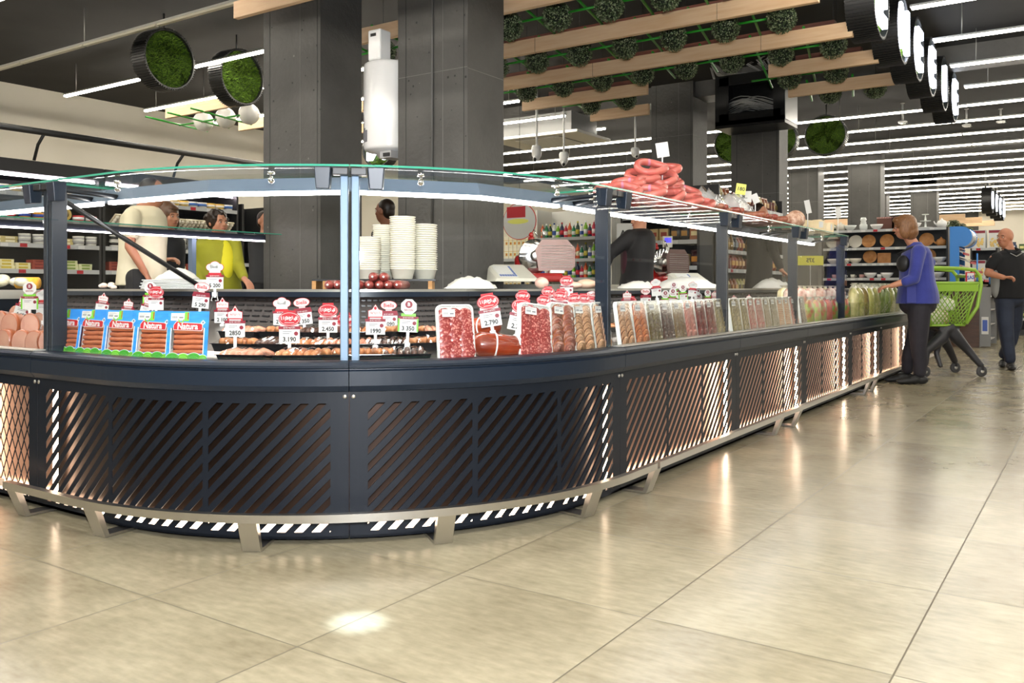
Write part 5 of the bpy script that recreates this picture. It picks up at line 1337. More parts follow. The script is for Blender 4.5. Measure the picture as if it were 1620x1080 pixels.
# reflections in the glass of a header and a price board, modelled as cards
r = sign_card(1215, 363, 10.6, .62, .17, 'ESC', 'glass reflection built as a card: black header with white letters reading backwards', 0, mt=shelf_d, mirror=True, tm=paper)
sign_card(1282, 412, 12.0, .36, .13, '375', 'glass reflection built as a card: yellow price board with the number 375 reading backwards', 0, mt=mat('reflected_yellow_board', (.78, .72, .06), .5), mirror=True)
# ---- tableware shelf at the end of the counter
TY = 17.0
xa, xb = on_y(1300, 400, TY).x, on_y(1500, 400, TY).x
M = T(xa, TY, 0); L_ = xb - xa
TT = [.5, .85, 1.15, 1.42, 1.71, 2.04]
shelving(M, L_, .5, 2.04, TT, 'black tableware shelf unit at the end of the counter', seed=11, name='tableware_shelf')
wd = mat('wooden_plate', lin('c08850'), .45, c2=lin('a87038'), scale=10); cer = mat('cream_ceramic', (.70, .66, .56), .25, coat=.5); wht = mat('white_ceramic', (.80, .79, .76), .2, coat=.5); gls = mat('frosted_glassware', (.75, .78, .75), .1, coat=.6)
pinkc = mat('pink_ceramic', lin('d8a8a0'), .3, coat=.4)
def dish(kind, mt):
    m = MB()
    if kind == 'plate': m.M = T(0, .09, .13) @ R(pi / 2 - .2, 'X'); m.lathe([(0, 0), (.07, 0), (.125, .016), (.13, .02), (.125, .024), (.07, .008), (0, .008)], mt, 30)
    elif kind == 'bowl': m.lathe([(0, 0), (.05, 0), (.055, .008), (.10, .05), (.12, .10), (.115, .10), (.095, .05), (.05, .015), (0, .012)], mt, 26)
    elif kind == 'cup': m.lathe([(0, 0), (.03, 0), (.04, .02), (.045, .07), (.042, .07), (.036, .02), (0, .01)], mt, 20); m.tube([(.044, 0, .055), (.065, 0, .05), (.066, 0, .03), (.042, 0, .02)], .005, mt, 6)
    elif kind == 'pot': m.lathe([(0, 0), (.06, 0), (.085, .04), (.09, .08), (.07, .12), (.035, .135), (.03, .145), (.012, .15), (.018, .165), (0, .175)], mt, 24); m.tube([(-.08, 0, .05), (-.12, 0, .08), (-.135, 0, .12)], [.02, .014, .01], mt, 8); m.tube([(.08, 0, .10), (.125, 0, .10), (.12, 0, .05), (.085, 0, .04)], .008, mt, 6)
    elif kind == 'tray': m.box(-.12, .12, .05, .07, 0, .20, mt); m.box(-.12, -.105, .03, .05, 0, .20, mt); m.box(.105, .12, .03, .05, 0, .20, mt); m.box(-.12, .12, .03, .05, 0, .015, mt); m.box(-.12, .12, .03, .05, .185, .2, mt)
    elif kind == 'tier':
        m.lathe([(0, 0), (.12, 0), (.13, .01), (.02, .02), (.012, .12), (.09, .125), (.10, .135), (.02, .14), (.010, .24), (.06, .245), (.065, .26), (0, .262)], mt, 26)
    elif kind == 'jar': m.lathe([(0, 0), (.06, 0), (.075, .03), (.075, .10), (.05, .13), (.06, .14), (.045, .17), (.06, .20), (.045, .245), (0, .25)], mt, 22)
    return m.build({'plate': 'plate', 'bowl': 'bowl', 'cup': 'cup', 'pot': 'teapot', 'tray': 'serving_tray', 'tier': 'tiered_stand', 'jar': 'glass_jar'}[kind])
DK = {}
def put(px, t, kind, mt, look, dy=.1, sc=1.0, dz=0.):
    k = (kind, mt.name)
    if k not in DK: DK[k] = Kind(lambda: dish(kind, mt))
    x = on_y(px, 400, TY + dy).x; nm = {'plate': 'plate', 'bowl': 'bowl', 'cup': 'cup', 'pot': 'teapot', 'tray': 'serving tray', 'tier': 'tiered stand', 'jar': 'glass jar'}[kind]
    DK[k].place(T(x, TY + dy, TT[t] + .001 + dz) @ Sc(sc), look, nm, 'tableware')
DC = {}
LV = {5: 'top', 4: 'second', 3: 'third', 2: 'fourth', 1: 'fifth'}
for px, t, k, mt, nm in [(1312, 5, 'bowl', cer, 'cream bowl'), (1330, 5, 'pot', cer, 'cream pot'), (1345, 5, 'bowl', gls, 'pale glass bowl'), (1366, 5, 'jar', gls, 'stacked glass jar'), (1387, 5, 'bowl', wht, 'ribbed white bowl'),
                         (1447, 5, 'bowl', wht, 'white bowl'), (1464, 5, 'tier', gls, 'tiered glass stand'), (1490, 5, 'pot', wht, 'white pot'),
                         (1316, 4, 'plate', cer, 'cream plate'), (1336, 4, 'pot', cer, 'cream pot'), (1352, 4, 'plate', cer, 'grey cream plate'), (1373, 4, 'plate', wd, 'large wooden plate'), (1402, 4, 'plate', wd, 'wooden plate'), (1465, 4, 'plate', wd, 'small wooden plate'), (1489, 4, 'pot', wd, 'brown teapot'),
                         (1318, 3, 'bowl', cer, 'cream bowl'), (1337, 3, 'bowl', cer, 'stacked cream bowl'), (1353, 3, 'bowl', cer, 'pale bowl'), (1375, 3, 'plate', wd, 'round wicker plate'), (1398, 3, 'tray', wd, 'wicker serving tray'), (1448, 3, 'bowl', cer, 'cream bowl'), (1468, 3, 'plate', wd, 'wooden plate'), (1487, 3, 'bowl', wht, 'white bowl'),
                         (1320, 2, 'cup', pinkc, 'pink cup'), (1335, 2, 'cup', wht, 'white cup'), (1349, 2, 'cup', cer, 'cream cup'), (1363, 2, 'cup', pinkc, 'pink cup'), (1377, 2, 'bowl', wht, 'white low bowl'), (1391, 2, 'cup', wht, 'white cup'), (1403, 2, 'bowl', wht, 'small white bowl'), (1450, 2, 'cup', wht, 'white cup'), (1466, 2, 'bowl', cer, 'cream bowl'), (1484, 2, 'bowl', wht, 'wide white bowl'),
                         (1340, 1, 'bowl', cer, 'cream bowl'), (1385, 1, 'bowl', wht, 'white bowl'), (1440, 1, 'bowl', wht, 'white bowl'), (1480, 1, 'bowl', cer, 'cream bowl')]:
    DC[t] = DC.get(t, -1) + 1; put(px, t, k, mt, '%s on the %s level of the tableware shelf, %s from the counter end' % (nm, LV[t], ORD[DC[t]]), sc=.95)
# patterned tray edges
for i, (px, w_) in enumerate(((1403, .34), (1425, .3))):
    x = on_y(px, 340, TY + .3).x; m = MB(); m.box(-w_ / 2, w_ / 2, 0, .02, 0, .24, mat('brown_board', lin('5a3428'), .5))
    for k in range(12): m.box(-w_ / 2 + w_ * k / 12, -w_ / 2 + w_ * (k + .5) / 12, -.002, 0, .215, .24, pinkc)
    tag(m.build('decorated_board', loc=(x, TY + .28, TT[5] + .001)), 'brown board with pink dashed rim on the top tableware level, %s' % ('by the white bowl' if i == 0 else 'behind the woman'), 'board')
# ---- brown counter with the blue stand
brown = mat('brown_laminate', lin('4a2e1e'), .4, c2=lin('3c2416'), scale=4, stretch=(1, 1, 8))
BY = 15.9
xa2, xb2 = on_y(1503, 450, BY).x, on_y(1549, 450, BY).x
r = tag(empty('brown_counter', (xa2, BY, 0)), 'dark brown laminate counter under the blue magazine stand', 'counter'); W_ = xb2 - xa2
m = MB(); m.box(0, W_, 0, 1.1, 0, 1.0, brown); m.build('body', r)
m = MB(); m.box(-.02, W_ + .02, -.02, 1.12, 1.0, 1.03, brown); m.build('top', r)
m = MB(); 
for z in (.12, .36, .6, .82): m.box(W_ + .001, W_ + .14, .08, 1.0, z, z + .015, railm)
m.box(W_ + .001, W_ + .16, .04, .06, .02, .98, shelf_m); m.box(W_ + .001, W_ + .16, 1.02, 1.04, .02, .98, shelf_m); m.build('side_rack', r)
m = MB(); m.box(W_ + .03, W_ + .13, .032, .038, .22, .50, paper); m.box(W_ + .045, W_ + .115, .030, .032, .27, .45, mat('card_blue', (.05, .10, .4), .5)); m.build('poster', r)
for t, z in enumerate((.136, .376, .616, .836)):
    for i in range(6):
        pack_kind('box', ['c83020', 'e8e8e8', '3060a0', 'e0b030'][(i + t) % 4], 'f0e0c0').place(T(xa2 + W_ + .075, BY + .17 + .14 * i, z) @ R(pi / 2) @ Sc(.9), 'packet in the brown counter side rack, %s on the %s tier' % (ORD[i], ORD[t]), 'packet', 'packets in the side rack')
blue_p = mat('blue_panel', lin('2f7fd0'), .4)
r = tag(empty('magazine_stand', (xa2 - .02, BY + .12, 1.03)), 'blue stand with a drum-shaped header and slanted magazine racks', 'stand')
def side(y): 
    m = MB(); pts = [(0, 0), (.14, 0), (.14, .62)] + [(.15 + .16 * cos(a) + .02, .78 + .17 * sin(a)) for a in [radians(-80 + 170 * k / 12) for k in range(13)]] + [(0, .95)]
    stand(m, pts, y, y + .03, blue_p); return m
side(0).build('side_panel', r); side(.72).build('side_panel', r)
m = MB(); m.M = T(.17, .03, .78) @ R(-pi / 2, 'X'); m.lathe([(.155, 0), (.155, .69)], mat('drum_silver', (.55, .60, .66), .25, .5), 28); m.build('drum_header', r)
m = MB(); m.box(0, .02, .03, .72, 0, .95, blue_p); m.build('back_panel', r)
for k in range(4):
    m = MB(); z = .08 + .15 * k; x = .50 - .10 * k
    m.add([(.02, .03, z + .10), (x, .03, z - .02), (x, .72, z - .02), (.02, .72, z + .10), (.02, .03, z + .085), (x, .03, z - .035), (x, .72, z - .035), (.02, .72, z + .085)], [(0, 1, 2, 3), (7, 6, 5, 4), (0, 4, 5, 1), (1, 5, 6, 2), (2, 6, 7, 3), (3, 7, 4, 0)], railm)
    m.box(x - .005, x + .01, .03, .72, z - .045, z - .01, red); m.build('rack', r)
m = MB(); m.cyl((.40, .03, 0), (.40, .03, .5), .012, blue_p, 8); m.cyl((.52, .66, 0), (.52, .66, .4), .012, blue_p, 8); m.build('upright', r)
rg = random.Random(6)
for k in range(4):
    for i in range(4):
        m = MB(); c = ['e8e4d8', 'd8c040', '40a060', 'c83040', '3060b0', 'e0a080'][(k * 3 + i) % 6]
        z = 1.03 + .08 + .15 * k; L_ = .36 - .09 * k
        m.box(0, L_, 0, .14, 0, .012, mat('mag_' + c, lin(c), .3, c2=lin('f0e8e0'), scale=12)); a = atan2(.12, .48 - .10 * k)
        tag(m.build('magazine', M=T(xa2 + .06, BY + .17 + .165 * i, z + .093) @ R(a, 'Y')), 'magazine on the slanted racks of the blue stand, %s on the %s rack from below' % (ORD[i], ORD[k]), 'magazine', 'magazines on the blue stand')
# ---- shelves beyond the man
for j, (px0, px1, y, h, nm) in enumerate([(1535, 1578, 18.6, 1.72, 'dark shelf with cereal boxes beyond the blue stand'), (1572, 1700, 20.5, 1.72, 'long dark shelf unit behind the bald man')]):
    xa_, xb_ = on_y(px0, 400, y).x, on_y(px1, 400, y).x
    shelving(T(xa_, y, 0), xb_ - xa_, .6, h, [.35, .75, 1.15, 1.72], nm, seed=20 + j, name='shelf_unit')
    for t, z in enumerate((.35, .75, 1.15, 1.72)):
        if j == 0:
            for i in range(2):
                if t < 2: continue
                rr_ = tag(empty('cereal_box', (xa_ + .13 + .29 * i, y + .05, z + .001)), 'white cereal box with yellow flakes, %s on the %s level' % (ORD[i], 'top' if t == 3 else 'lower'), 'box', 'cereal boxes')
                m = MB(); m.box(-.12, .12, 0, .30, 0, .34, paper); m.build('carton', rr_)
                m = MB(); m.box(-.115, .115, -.002, 0, .28, .33, maroon)
                q = random.Random(i)
                for k in range(30): m.ball((-.09 + .18 * q.random(), -.002, .03 + .15 * q.random()), .018, mat('flake_yellow', lin('e0c070'), .5), 7, 5, (1, .3, 1))
                m.build('front_print', rr_)
        else:
            fill(T(xa_, y, 0), min(xb_ - xa_, 3.0), z, [('bag', '203050', 'c0c0c8'), ('box', '405a30', 'e0d890'), ('bottle', '283860', 'd8d8e0'), ('bag', 'a03028', 'e8d8b0')], 'packet on the %s level of the long dark shelf, ' % ORD[t] + '%s along', 'packet', 'packets on the long dark shelf', .16, 50 + t)
# more gondola runs across the aisle and down the shop (what the glass and floor mirror)
for j, (x, y) in enumerate(((3.2, -1.0), (3.2, 4.0), (3.2, 9.0), (3.2, 14.0))):
    M = T(x, y + 4.2, 0) @ R(-pi / 2)
    shelving(M, 4.2, .5, 1.9, [.3, .7, 1.1, 1.5], 'dark shelf run across the aisle, outside the picture, %s going away' % ORD[j], seed=30 + j, name='shelf_unit')
# ================================================================== people
skin = mat('skin', lin('c68e70'), .5, c2=lin('bb8064'), scale=9)
skin2 = mat('skin_warm', lin('b87e60'), .5, c2=lin('ad7256'), scale=9)
eye_w, eye_d, lip = mat('eye_white', (.7, .68, .64), .3), mat('eye_dark', (.02, .015, .012), .2), mat('lips', lin('a85c50'), .5)
def cap(m, a, b, ra, rb, mt):
    a, b = Vector(a), Vector(b); m.ball(a, ra, mt, 14, 10); m.ball(b, rb, mt, 14, 10)
    if (b - a).length > 1e-4: m.cyl(a, b, ra, mt, 14, rb)
def chain(m, pts, mt):
    for (a, ra), (b, rb) in zip(pts, pts[1:]): cap(m, a, b, ra, rb, mt)
def blob(m, name, parent, vox, smooth=4, mt=None):
    o = m.build(name, parent)
    r = o.modifiers.new('skin', 'REMESH'); r.mode = 'VOXEL'; r.voxel_size = vox; r.use_smooth_shade = True
    s_ = o.modifiers.new('smooth', 'SMOOTH'); s_.factor = .5; s_.iterations = smooth
    return o
def ell(m, c, rx, ry, rz, mt, rot=0.):
    M0 = m.M; m.M = M0 @ T(*c) @ R(rot); m.ball((0, 0, 0), 1, mt, 18, 12, (rx, ry, rz)); m.M = M0
def loft(m, secs, mt, rot=0., n=24):
    """closed torso through (centre, rx, ry) sections, smoothly interpolated"""
    S_ = [(Vector(c), a, b) for c, a, b in secs]; out = []
    for i in range(len(S_) - 1):
        for t in (0, .33, .66):
            u = t * t * (3 - 2 * t) * .5 + t * .5; out.append((S_[i][0].lerp(S_[i + 1][0], t), S_[i][1] + (S_[i + 1][1] - S_[i][1]) * u, S_[i][2] + (S_[i + 1][2] - S_[i][2]) * u))
    out.append(S_[-1]); v = []; f = []
    for c, a, b in out:
        for k in range(n):
            q = 2 * pi * k / n; x, y = a * cos(q), b * sin(q); v.append((c.x + x * cos(rot) - y * sin(rot), c.y + x * sin(rot) + y * cos(rot), c.z))
    for i in range(len(out) - 1):
        for k in range(n): f.append((i * n + k, i * n + (k + 1) % n, (i + 1) * n + (k + 1) % n, (i + 1) * n + k))
    f += [tuple(range(n))[::-1], tuple(range((len(out) - 1) * n, len(out) * n))]
    m.add(v, f, mt, True)
def hand(m, wrist, fwd, down, mt, curl=.5, s_=1.0, thumb=1):
    """palm and five separate fingers from the wrist along fwd, curling towards down"""
    f = Vector(fwd).normalized(); d = Vector(down); d = (d - f * d.dot(f)).normalized(); side = f.cross(d)
    w0 = Vector(wrist)
    for k in (-1, 0, 1): cap(m, w0 + side * .010 * k * s_, w0 + (f * .085 + side * .024 * k) * s_, .016 * s_, .013 * s_, mt)
    for k, L_ in zip((-1.5, -.5, .5, 1.5), (.060, .072, .076, .066)):
        p = w0 + (f * .085 + side * .0205 * k) * s_; a = .15 + curl * .5; dirn = f; segs = [.45, .32, .26]
        pts = [(p, .0092 * s_)]
        for q, sg in enumerate(segs):
            dirn = (f * cos(a) + d * sin(a)).normalized(); p = p + dirn * L_ * 1.05 * sg * s_; pts.append((p, (.0088 - .0010 * q) * s_)); a += curl * .9
        chain(m, pts, mt)
    p = w0 + (f * .025 + side * .026 * thumb) * s_; q = p + (f * .030 + side * .022 * thumb + d * .014) * s_; r_ = q + (f * .028 + side * .004 * thumb + d * .012) * s_
    chain(m, [(p, .013 * s_), (q, .0105 * s_), (r_, .0085 * s_)], mt)
def head(m, c, f, mt, s_=1.0, up=Vector((0, 0, 1)), ears=True):
    """skull, jaw, nose, brow, ears around centre c facing f"""
    f = Vector(f).normalized(); sd = up.cross(f).normalized(); M0 = m.M
    B = Matrix((( f.x, sd.x, up.x, c[0]), (f.y, sd.y, up.y, c[1]), (f.z, sd.z, up.z, c[2]), (0, 0, 0, 1))) @ Sc(s_)
    m.M = B
    m.ball((-.012, 0, .030), 1, mt, 20, 14, (.096, .076, .092))
    m.ball((.018, 0, -.040), 1, mt, 18, 12, (.068, .060, .075)); m.ball((.050, 0, -.078), .024, mt, 12, 8, (1, 1.25, .85))
    m.ball((.072, 0, .030), 1, mt, 12, 8, (.018, .052, .016))
    chain(m, [((.082, 0, .018), .009), ((.102, 0, -.012), .012)], mt); m.ball((.092, .012, -.016), .008, mt, 8, 6); m.ball((.092, -.012, -.016), .008, mt, 8, 6)
    m.ball((.078, 0, -.042), 1, mt, 10, 8, (.012, .024, .009))
    for q in (-1, 1):
        m.ball((.055, q * .038, -.020), .024, mt, 10, 8)
        if ears: m.ball((-.010, q * .078, .000), 1, mt, 12, 8, (.018, .009, .030))
    m.M = M0; return B
def face(parent, B, brow=None):
    for q in (-1, 1):
        m = MB(); m.M = B; m.ball((.078, q * .030, .010), 1, eye_w, 12, 8, (.006, .0115, .0052)); m.ball((.085, q * .031, .010), .0052, eye_d, 8, 6)
        m.build('eye', parent)
        m = MB(); m.M = B; m.tube([(.084, q * .014, .028), (.086, q * .030, .034), (.078, q * .046, .029)], .0034, brow or eye_d, 6); m.build('eyebrow', parent)
    m = MB(); m.M = B; m.tube([(.084, -.020, -.047), (.091, -.008, -.044), (.093, 0, -.045), (.091, .008, -.044), (.084, .020, -.047)], .0042, lip, 6); m.build('mouth', parent)
def RV(a): return Vector((cos(a), sin(a), 0))
rt, dp = RV(YAW), RV(YAW + pi / 2)         # right and depth directions seen from the aisle

# ---------------- the woman in blue reaching into the counter
DW = 8.86
def W_(px, py, dv=0.): return P3(px + 3, py, DW) + dp * dv
cardi = mat('blue_cardigan', lin('323c90'), .85, c2=lin('2a3382'), scale=6, bump=.2, bscale=180, sheen=.3)
trous = mat('dark_trousers', lin('1c1a22'), .8, c2=lin('24212a'), scale=8)
shoe = mat('black_suede_shoe', (.010, .010, .010), .6)
hairb = mat('auburn_hair', lin('6a4426'), .4, c2=lin('8a5f38'), scale=14, stretch=(14, 14, 1), bump=.3)
r = tag(empty('person', (W_(1438, 603).x, W_(1438, 603).y, 0)), 'woman in a blue cardigan and dark trousers reaching into the low counter section', 'person')
def rel(parent, f):
    k0 = set(bpy.data.objects); f(); inv = Matrix.Translation(-parent.location)
    for o in set(bpy.data.objects) - k0:
        if o.type != 'EMPTY' and o.parent == parent: o.matrix_parent_inverse = inv
hd = W_(1427, 360); fdir = (-rt * .90 + dp * .35 - Vector((0, 0, .16))).normalized()
wr, el, sh_ = W_(1394, 452, -.20), W_(1424, 441, -.24), W_(1438, 397, -.17)
wr2, el2, sh2 = W_(1476, 430, .22), W_(1486, 414, .24), W_(1460, 394, .17)
def woman():
    m = MB(); B = head(m, hd, fdir, skin, 1.0, up=Vector((-rt * .16 + Vector((0, 0, 1)))).normalized())
    chain(m, [(hd + rt * .02 + Vector((0, 0, -.05)), .052), (W_(1443, 388), .056)], skin)
    chain(m, [(sh_, .045), (el, .040), (wr, .026)], skin); hand(m, wr, -rt + Vector((0, 0, -.12)), Vector((0, 0, -1)), skin, .55, 1.0, -1)
    chain(m, [(sh2, .045), (el2, .038), (wr2, .026)], skin); hand(m, wr2, -rt * .4 - Vector((0, 0, 1)), -rt, skin, .6)
    chain(m, [(W_(1446, 400), .09), (W_(1449, 470), .11)], skin)
    blob(m, 'body', r, .0065, 3)
    face(r, B, hairb)
    # cardigan
    m = MB()
    loft(m, [(W_(px, py), rx, ry) for (px, py, rx, ry) in ((1444, 383, .062, .066), (1445, 388, .075, .09), (1448, 393, .10, .15), (1447, 401, .13, .19), (1446, 416, .155, .20), (1447, 432, .155, .195), (1448, 446, .165, .20), (1449, 460, .185, .21), (1449, 472, .20, .215), (1448, 480, .20, .215))], cardi, YAW)
    chain(m, [(sh_ + Vector((0, 0, -.01)), .070), (W_(1431, 420, -.22), .062), (el + rt * .01, .058)], cardi); chain(m, [(el + rt * .01, .058), (el - rt * .07 + Vector((0, 0, -.03)), .050)], cardi)
    chain(m, [(sh2, .070), (W_(1475, 404, .22), .062), (el2, .056), (el2 * .5 + wr2 * .5, .05)], cardi)
    m.box(0, 0.001, 0, .001, 0, .001, cardi) if False else None
    blob(m, 'cardigan', r, .009, 5)
    m = MB(); q = W_(1424, 463, -.215); m.M = T(*q) @ R(YAW + .3); m.box(-.06, .05, -.006, .004, -.10, .10, cardi); m.build('side_flap', r, bevel=.02)
    # trousers
    m = MB(); ell(m, W_(1449, 482), .175, .19, .12, trous, YAW)
    chain(m, [(W_(1445, 488, -.09), .112), (W_(1444, 515, -.09), .100), (W_(1444, 545, -.08), .080), (W_(1447, 570, -.08), .070), (W_(1446, 587, -.08), .062)], trous)
    chain(m, [(W_(1456, 488, .09), .112), (W_(1457, 515, .09), .096), (W_(1447, 545, .08), .078), (W_(1441, 570, .10), .066), (W_(1440, 584, .10), .060)], trous)
    blob(m, 'trousers', r, .009, 5)
    for dv, px in ((-.08, 1438), (.10, 1432)):
        m = MB(); p = W_(px, 600, dv); p.z = 0
        m.M = T(p.x, p.y, 0) @ R(YAW + pi)
        for x, rx, rz in ((-.07, .042, .045), (0, .048, .05), (.07, .050, .036), (.12, .042, .028)): m.ball((x, 0, rz * .9 + .004), 1, shoe, 14, 9, (.07, rx, rz))
        o = blob(m, 'shoe', r, .008, 3)
    # hair: a bob
    m = MB(); B2 = B
    m.M = B2
    m.ball((-.020, 0, .045), 1, hairb, 22, 14, (.108, .094, .092)); m.ball((-.035, 0, .0), 1, hairb, 20, 12, (.098, .098, .105))
    m.ball((.000, .072, -.03), 1, hairb, 14, 10, (.055, .030, .085)); m.ball((.000, -.072, -.03), 1, hairb, 14, 10, (.055, .030, .085)); m.ball((-.062, 0, -.055), 1, hairb, 18, 10, (.070, .088, .070)); m.ball((-.05, 0, -.10), 1, hairb, 16, 8, (.055, .07, .04))
    m.ball((.050, 0, .090), 1, hairb, 14, 8, (.050, .062, .032))
    blob(m, 'hair', r, .007, 2)
    # dark shoulder bag held at the chest
    m = MB(); q = W_(1422, 417, -.05); ell(m, q, .05, .10, .085, mat('dark_bag', (.02, .02, .022), .5), YAW); m.tube([W_(1414, 402, -.05), W_(1430, 392, -.12), W_(1446, 388, -.08)], .010, shoe, 6); m.build('bag', r)
rel(r, woman)

# ---------------- the bald man walking
DM = 10.5
def Mn(px, py, dv=0.): return P3(px, py, DM) + dp * dv
poloM = mat('black_polo', (.005, .005, .006), .9); greyM = mat('grey_side_panel', (.25, .25, .24), .8); jeanM = mat('dark_jeans', lin('1a2030'), .8, c2=lin('222a3c'), scale=9)
r2 = tag(empty('person', (Mn(1594, 580).x, Mn(1594, 580).y, 0)), 'bald man in a black polo shirt and dark jeans walking past the trolley', 'person')
def man():
    h = Mn(1590, 377); f = (-rt * .92 - dp * .38).normalized(); m = MB(); B = head(m, h, f, skin2, 1.02)
    chain(m, [(h + rt * .02 - Vector((0, 0, .05)), .062), (Mn(1597, 401), .070)], skin2)
    s1, e1, w1 = Mn(1568, 409, -.06), Mn(1559, 432, -.06), Mn(1571, 439, -.22)
    chain(m, [(s1, .05), (e1, .045), (w1, .030)], skin2); hand(m, w1, rt * .6 - dp * .5 + Vector((0, 0, .05)), Vector((0, 0, -1)), skin2, 1.0, 1.0, 1)
    s2, e2, w2 = Mn(1624, 409, .05), Mn(1634, 438, .10), Mn(1634, 466, .02)
    chain(m, [(s2, .05), (e2, .045), (w2, .030)], skin2); hand(m, w2, Vector((0, 0, -1)), -rt, skin2, .5)
    blob(m, 'body', r2, .007, 3); face(r2, B)
    m = MB()
    loft(m, [(Mn(px, py), rx, ry) for (px, py, rx, ry) in ((1597, 395, .08, .07), (1597, 400, .17, .10), (1596, 408, .215, .13), (1596, 422, .22, .15), (1597, 438, .21, .165), (1597, 454, .21, .17), (1597, 472, .205, .165))], poloM, YAW + .25)
    chain(m, [(s1 + rt * .03, .075), (Mn(1563, 421, -.06), .062)], poloM); chain(m, [(s2, .075), (Mn(1630, 424, .08), .068)], poloM)
    blob(m, 'polo_shirt', r2, .010, 5)
    m = MB(); m.tube([Mn(1588, 398, -.105), Mn(1597, 402, -.13), Mn(1606, 397, -.105), Mn(1607, 393, -.0), Mn(1597, 391, .06), Mn(1588, 393, .0)], .016, poloM, 8, closed=True); m.build('collar', r2)
    m = MB(); m.tube([Mn(1589, 401, -.125), Mn(1597, 406, -.148), Mn(1607, 401, -.125)], .006, greyM, 6); m.build('collar_trim', r2)
    m = MB(); ell(m, Mn(1571, 446, -.05), .035, .06, .19, greyM, YAW + .4); m.build('side_panel', r2)
    m = MB(); ell(m, Mn(1597, 474), .185, .145, .10, jeanM, YAW + .2)
    chain(m, [(Mn(1586, 480, -.05), .105), (Mn(1583, 510, -.10), .09), (Mn(1584, 540, -.13), .075), (Mn(1586, 566, -.16), .062)], jeanM)
    chain(m, [(Mn(1608, 480, .05), .105), (Mn(1609, 510, .06), .09), (Mn(1607, 540, .10), .072), (Mn(1603, 562, .20), .060)], jeanM)
    blob(m, 'jeans', r2, .010, 5)
    for px, py, dv, a in ((1587, 578, -.16, pi + 1.2), (1602, 571, .20, pi + 1.0)):
        m = MB(); p = Mn(px, py, dv); m.M = T(p.x, p.y, 0) @ R(YAW + a)
        for x, rx, rz in ((-.07, .042, .045), (0, .048, .05), (.08, .050, .036), (.13, .042, .028)): m.ball((x, 0, rz * .9 + .004), 1, shoe, 14, 9, (.07, rx, rz))
        blob(m, 'shoe', r2, .008, 3)
rel(r2, man)

# ---------------- staff and shoppers seen through the glass
def figure(D, pts, lab, top, hairm, facing, low, skinm=skin, arm=None, hairstyle='short', topname='top', wide=.20, deepw=.13, collar=None):
    """pts: head, neck, chest, hip in pixels; the legs stand straight down behind the counter"""
    Q = lambda px, py, dv=0.: P3(px, py, D) + dp * dv
    hx = Q(*pts[0]); base = Q(*pts[3]); r = tag(empty('person', (base.x, base.y, 0)), lab, 'person')
    def go():
        m = MB(); f = Vector(facing).normalized(); B = head(m, hx, f, skinm, .98)
        chain(m, [(hx - Vector((0, 0, .05)), .05), (Q(*pts[1]), .058), (Q(*pts[2]), .10), (base, .11)], skinm)
        sd = Vector((0, 0, 1)).cross(f); sd.z = 0; sd.normalize()
        if arm:
            for a in arm:
                q = [Q(*t) for t in a[0]]; chain(m, list(zip(q, (.046, .038, .026))), skinm); hand(m, q[2], a[1], a[2], skinm, a[3])
        blob(m, 'body', r, .008, 3); face(r, B, hairm)
        ang = atan2(f.y, f.x) + pi / 2
        m = MB(); n = 8; a, b = Q(*pts[1]) + Vector((0, 0, .0)), base - Vector((0, 0, .06))
        tt = (0, .05, .14, .3, .5, .7, .88, 1)
        loft(m, [(a.lerp(b, tt[k]), wide * (.42, .80, 1, 1, .94, .93, 1, 1.04)[k], deepw * (.55, .75, .95, 1.03, 1, 1, 1.05, 1.08)[k]) for k in range(n)], top, ang)
        if arm:
            for a_ in arm:
                q = [Q(*t) for t in a_[0]]; fr = a_[4]
                if fr <= 1: chain(m, [(q[0], .07), (q[0].lerp(q[1], fr), .062)], top)
                else: chain(m, [(q[0], .068), (q[1], .056), (q[1].lerp(q[2], fr - 1), .044)], top)
        blob(m, topname, r, .011, 5)
        if collar:
            m = MB(); c = Q(*pts[2]); ell(m, c + f * (deepw * .62) - Vector((0, 0, .09)), .085, .075, .20, collar, ang); m.build('inner_top', r)
        m = MB()
        for q in (-1, 1): chain(m, [(base + sd * .09 * q, .10), (Vector((base.x, base.y, .5)) + sd * .09 * q, .08), (Vector((base.x, base.y, .10)) + sd * .09 * q, .055)], low)
        ell(m, base - Vector((0, 0, .03)), wide * .95, deepw, .12, low, ang); blob(m, 'trousers', r, .012, 4)
        for q in (-1, 1):
            m = MB(); p = Vector((base.x, base.y, 0)) + sd * .09 * q + f * .05; m.M = T(p.x, p.y, 0) @ R(atan2(f.y, f.x)); m.ball((0, 0, .045), 1, shoe, 14, 9, (.13, .05, .045)); m.build('shoe', r)
        m = MB(); m.M = B
        if hairstyle == 'bob':
            m.ball((-.020, 0, .045), 1, hairm, 22, 14, (.104, .092, .090)); m.ball((-.035, 0, -.01), 1, hairm, 20, 12, (.092, .096, .105)); m.ball((-.01, .072, -.04), 1, hairm, 14, 10, (.055, .028, .09)); m.ball((-.01, -.072, -.04), 1, hairm, 14, 10, (.055, .028, .09)); m.ball((.05, 0, .088), 1, hairm, 12, 8, (.045, .06, .028))
        elif hairstyle == 'curly':
            q = random.Random(1); m.ball((-.025, 0, .035), 1, hairm, 20, 12, (.100, .092, .098))
            for k in range(46):
                a1, a2 = q.random() * 2 * pi, q.random() * 1.7
                m.ball((-.03 + .095 * sin(a2) * cos(a1), .092 * sin(a2) * sin(a1), .03 + .095 * cos(a2)), .022, hairm, 8, 6)
        else: m.ball((-.026, 0, .044), 1, hairm, 20, 12, (.092, .080, .088)); m.ball((-.055, 0, .0), 1, hairm, 16, 10, (.056, .074, .075))
        blob(m, 'hair', r, .007, 2 if hairstyle == 'curly' else 3)
    rel(r, go); return r
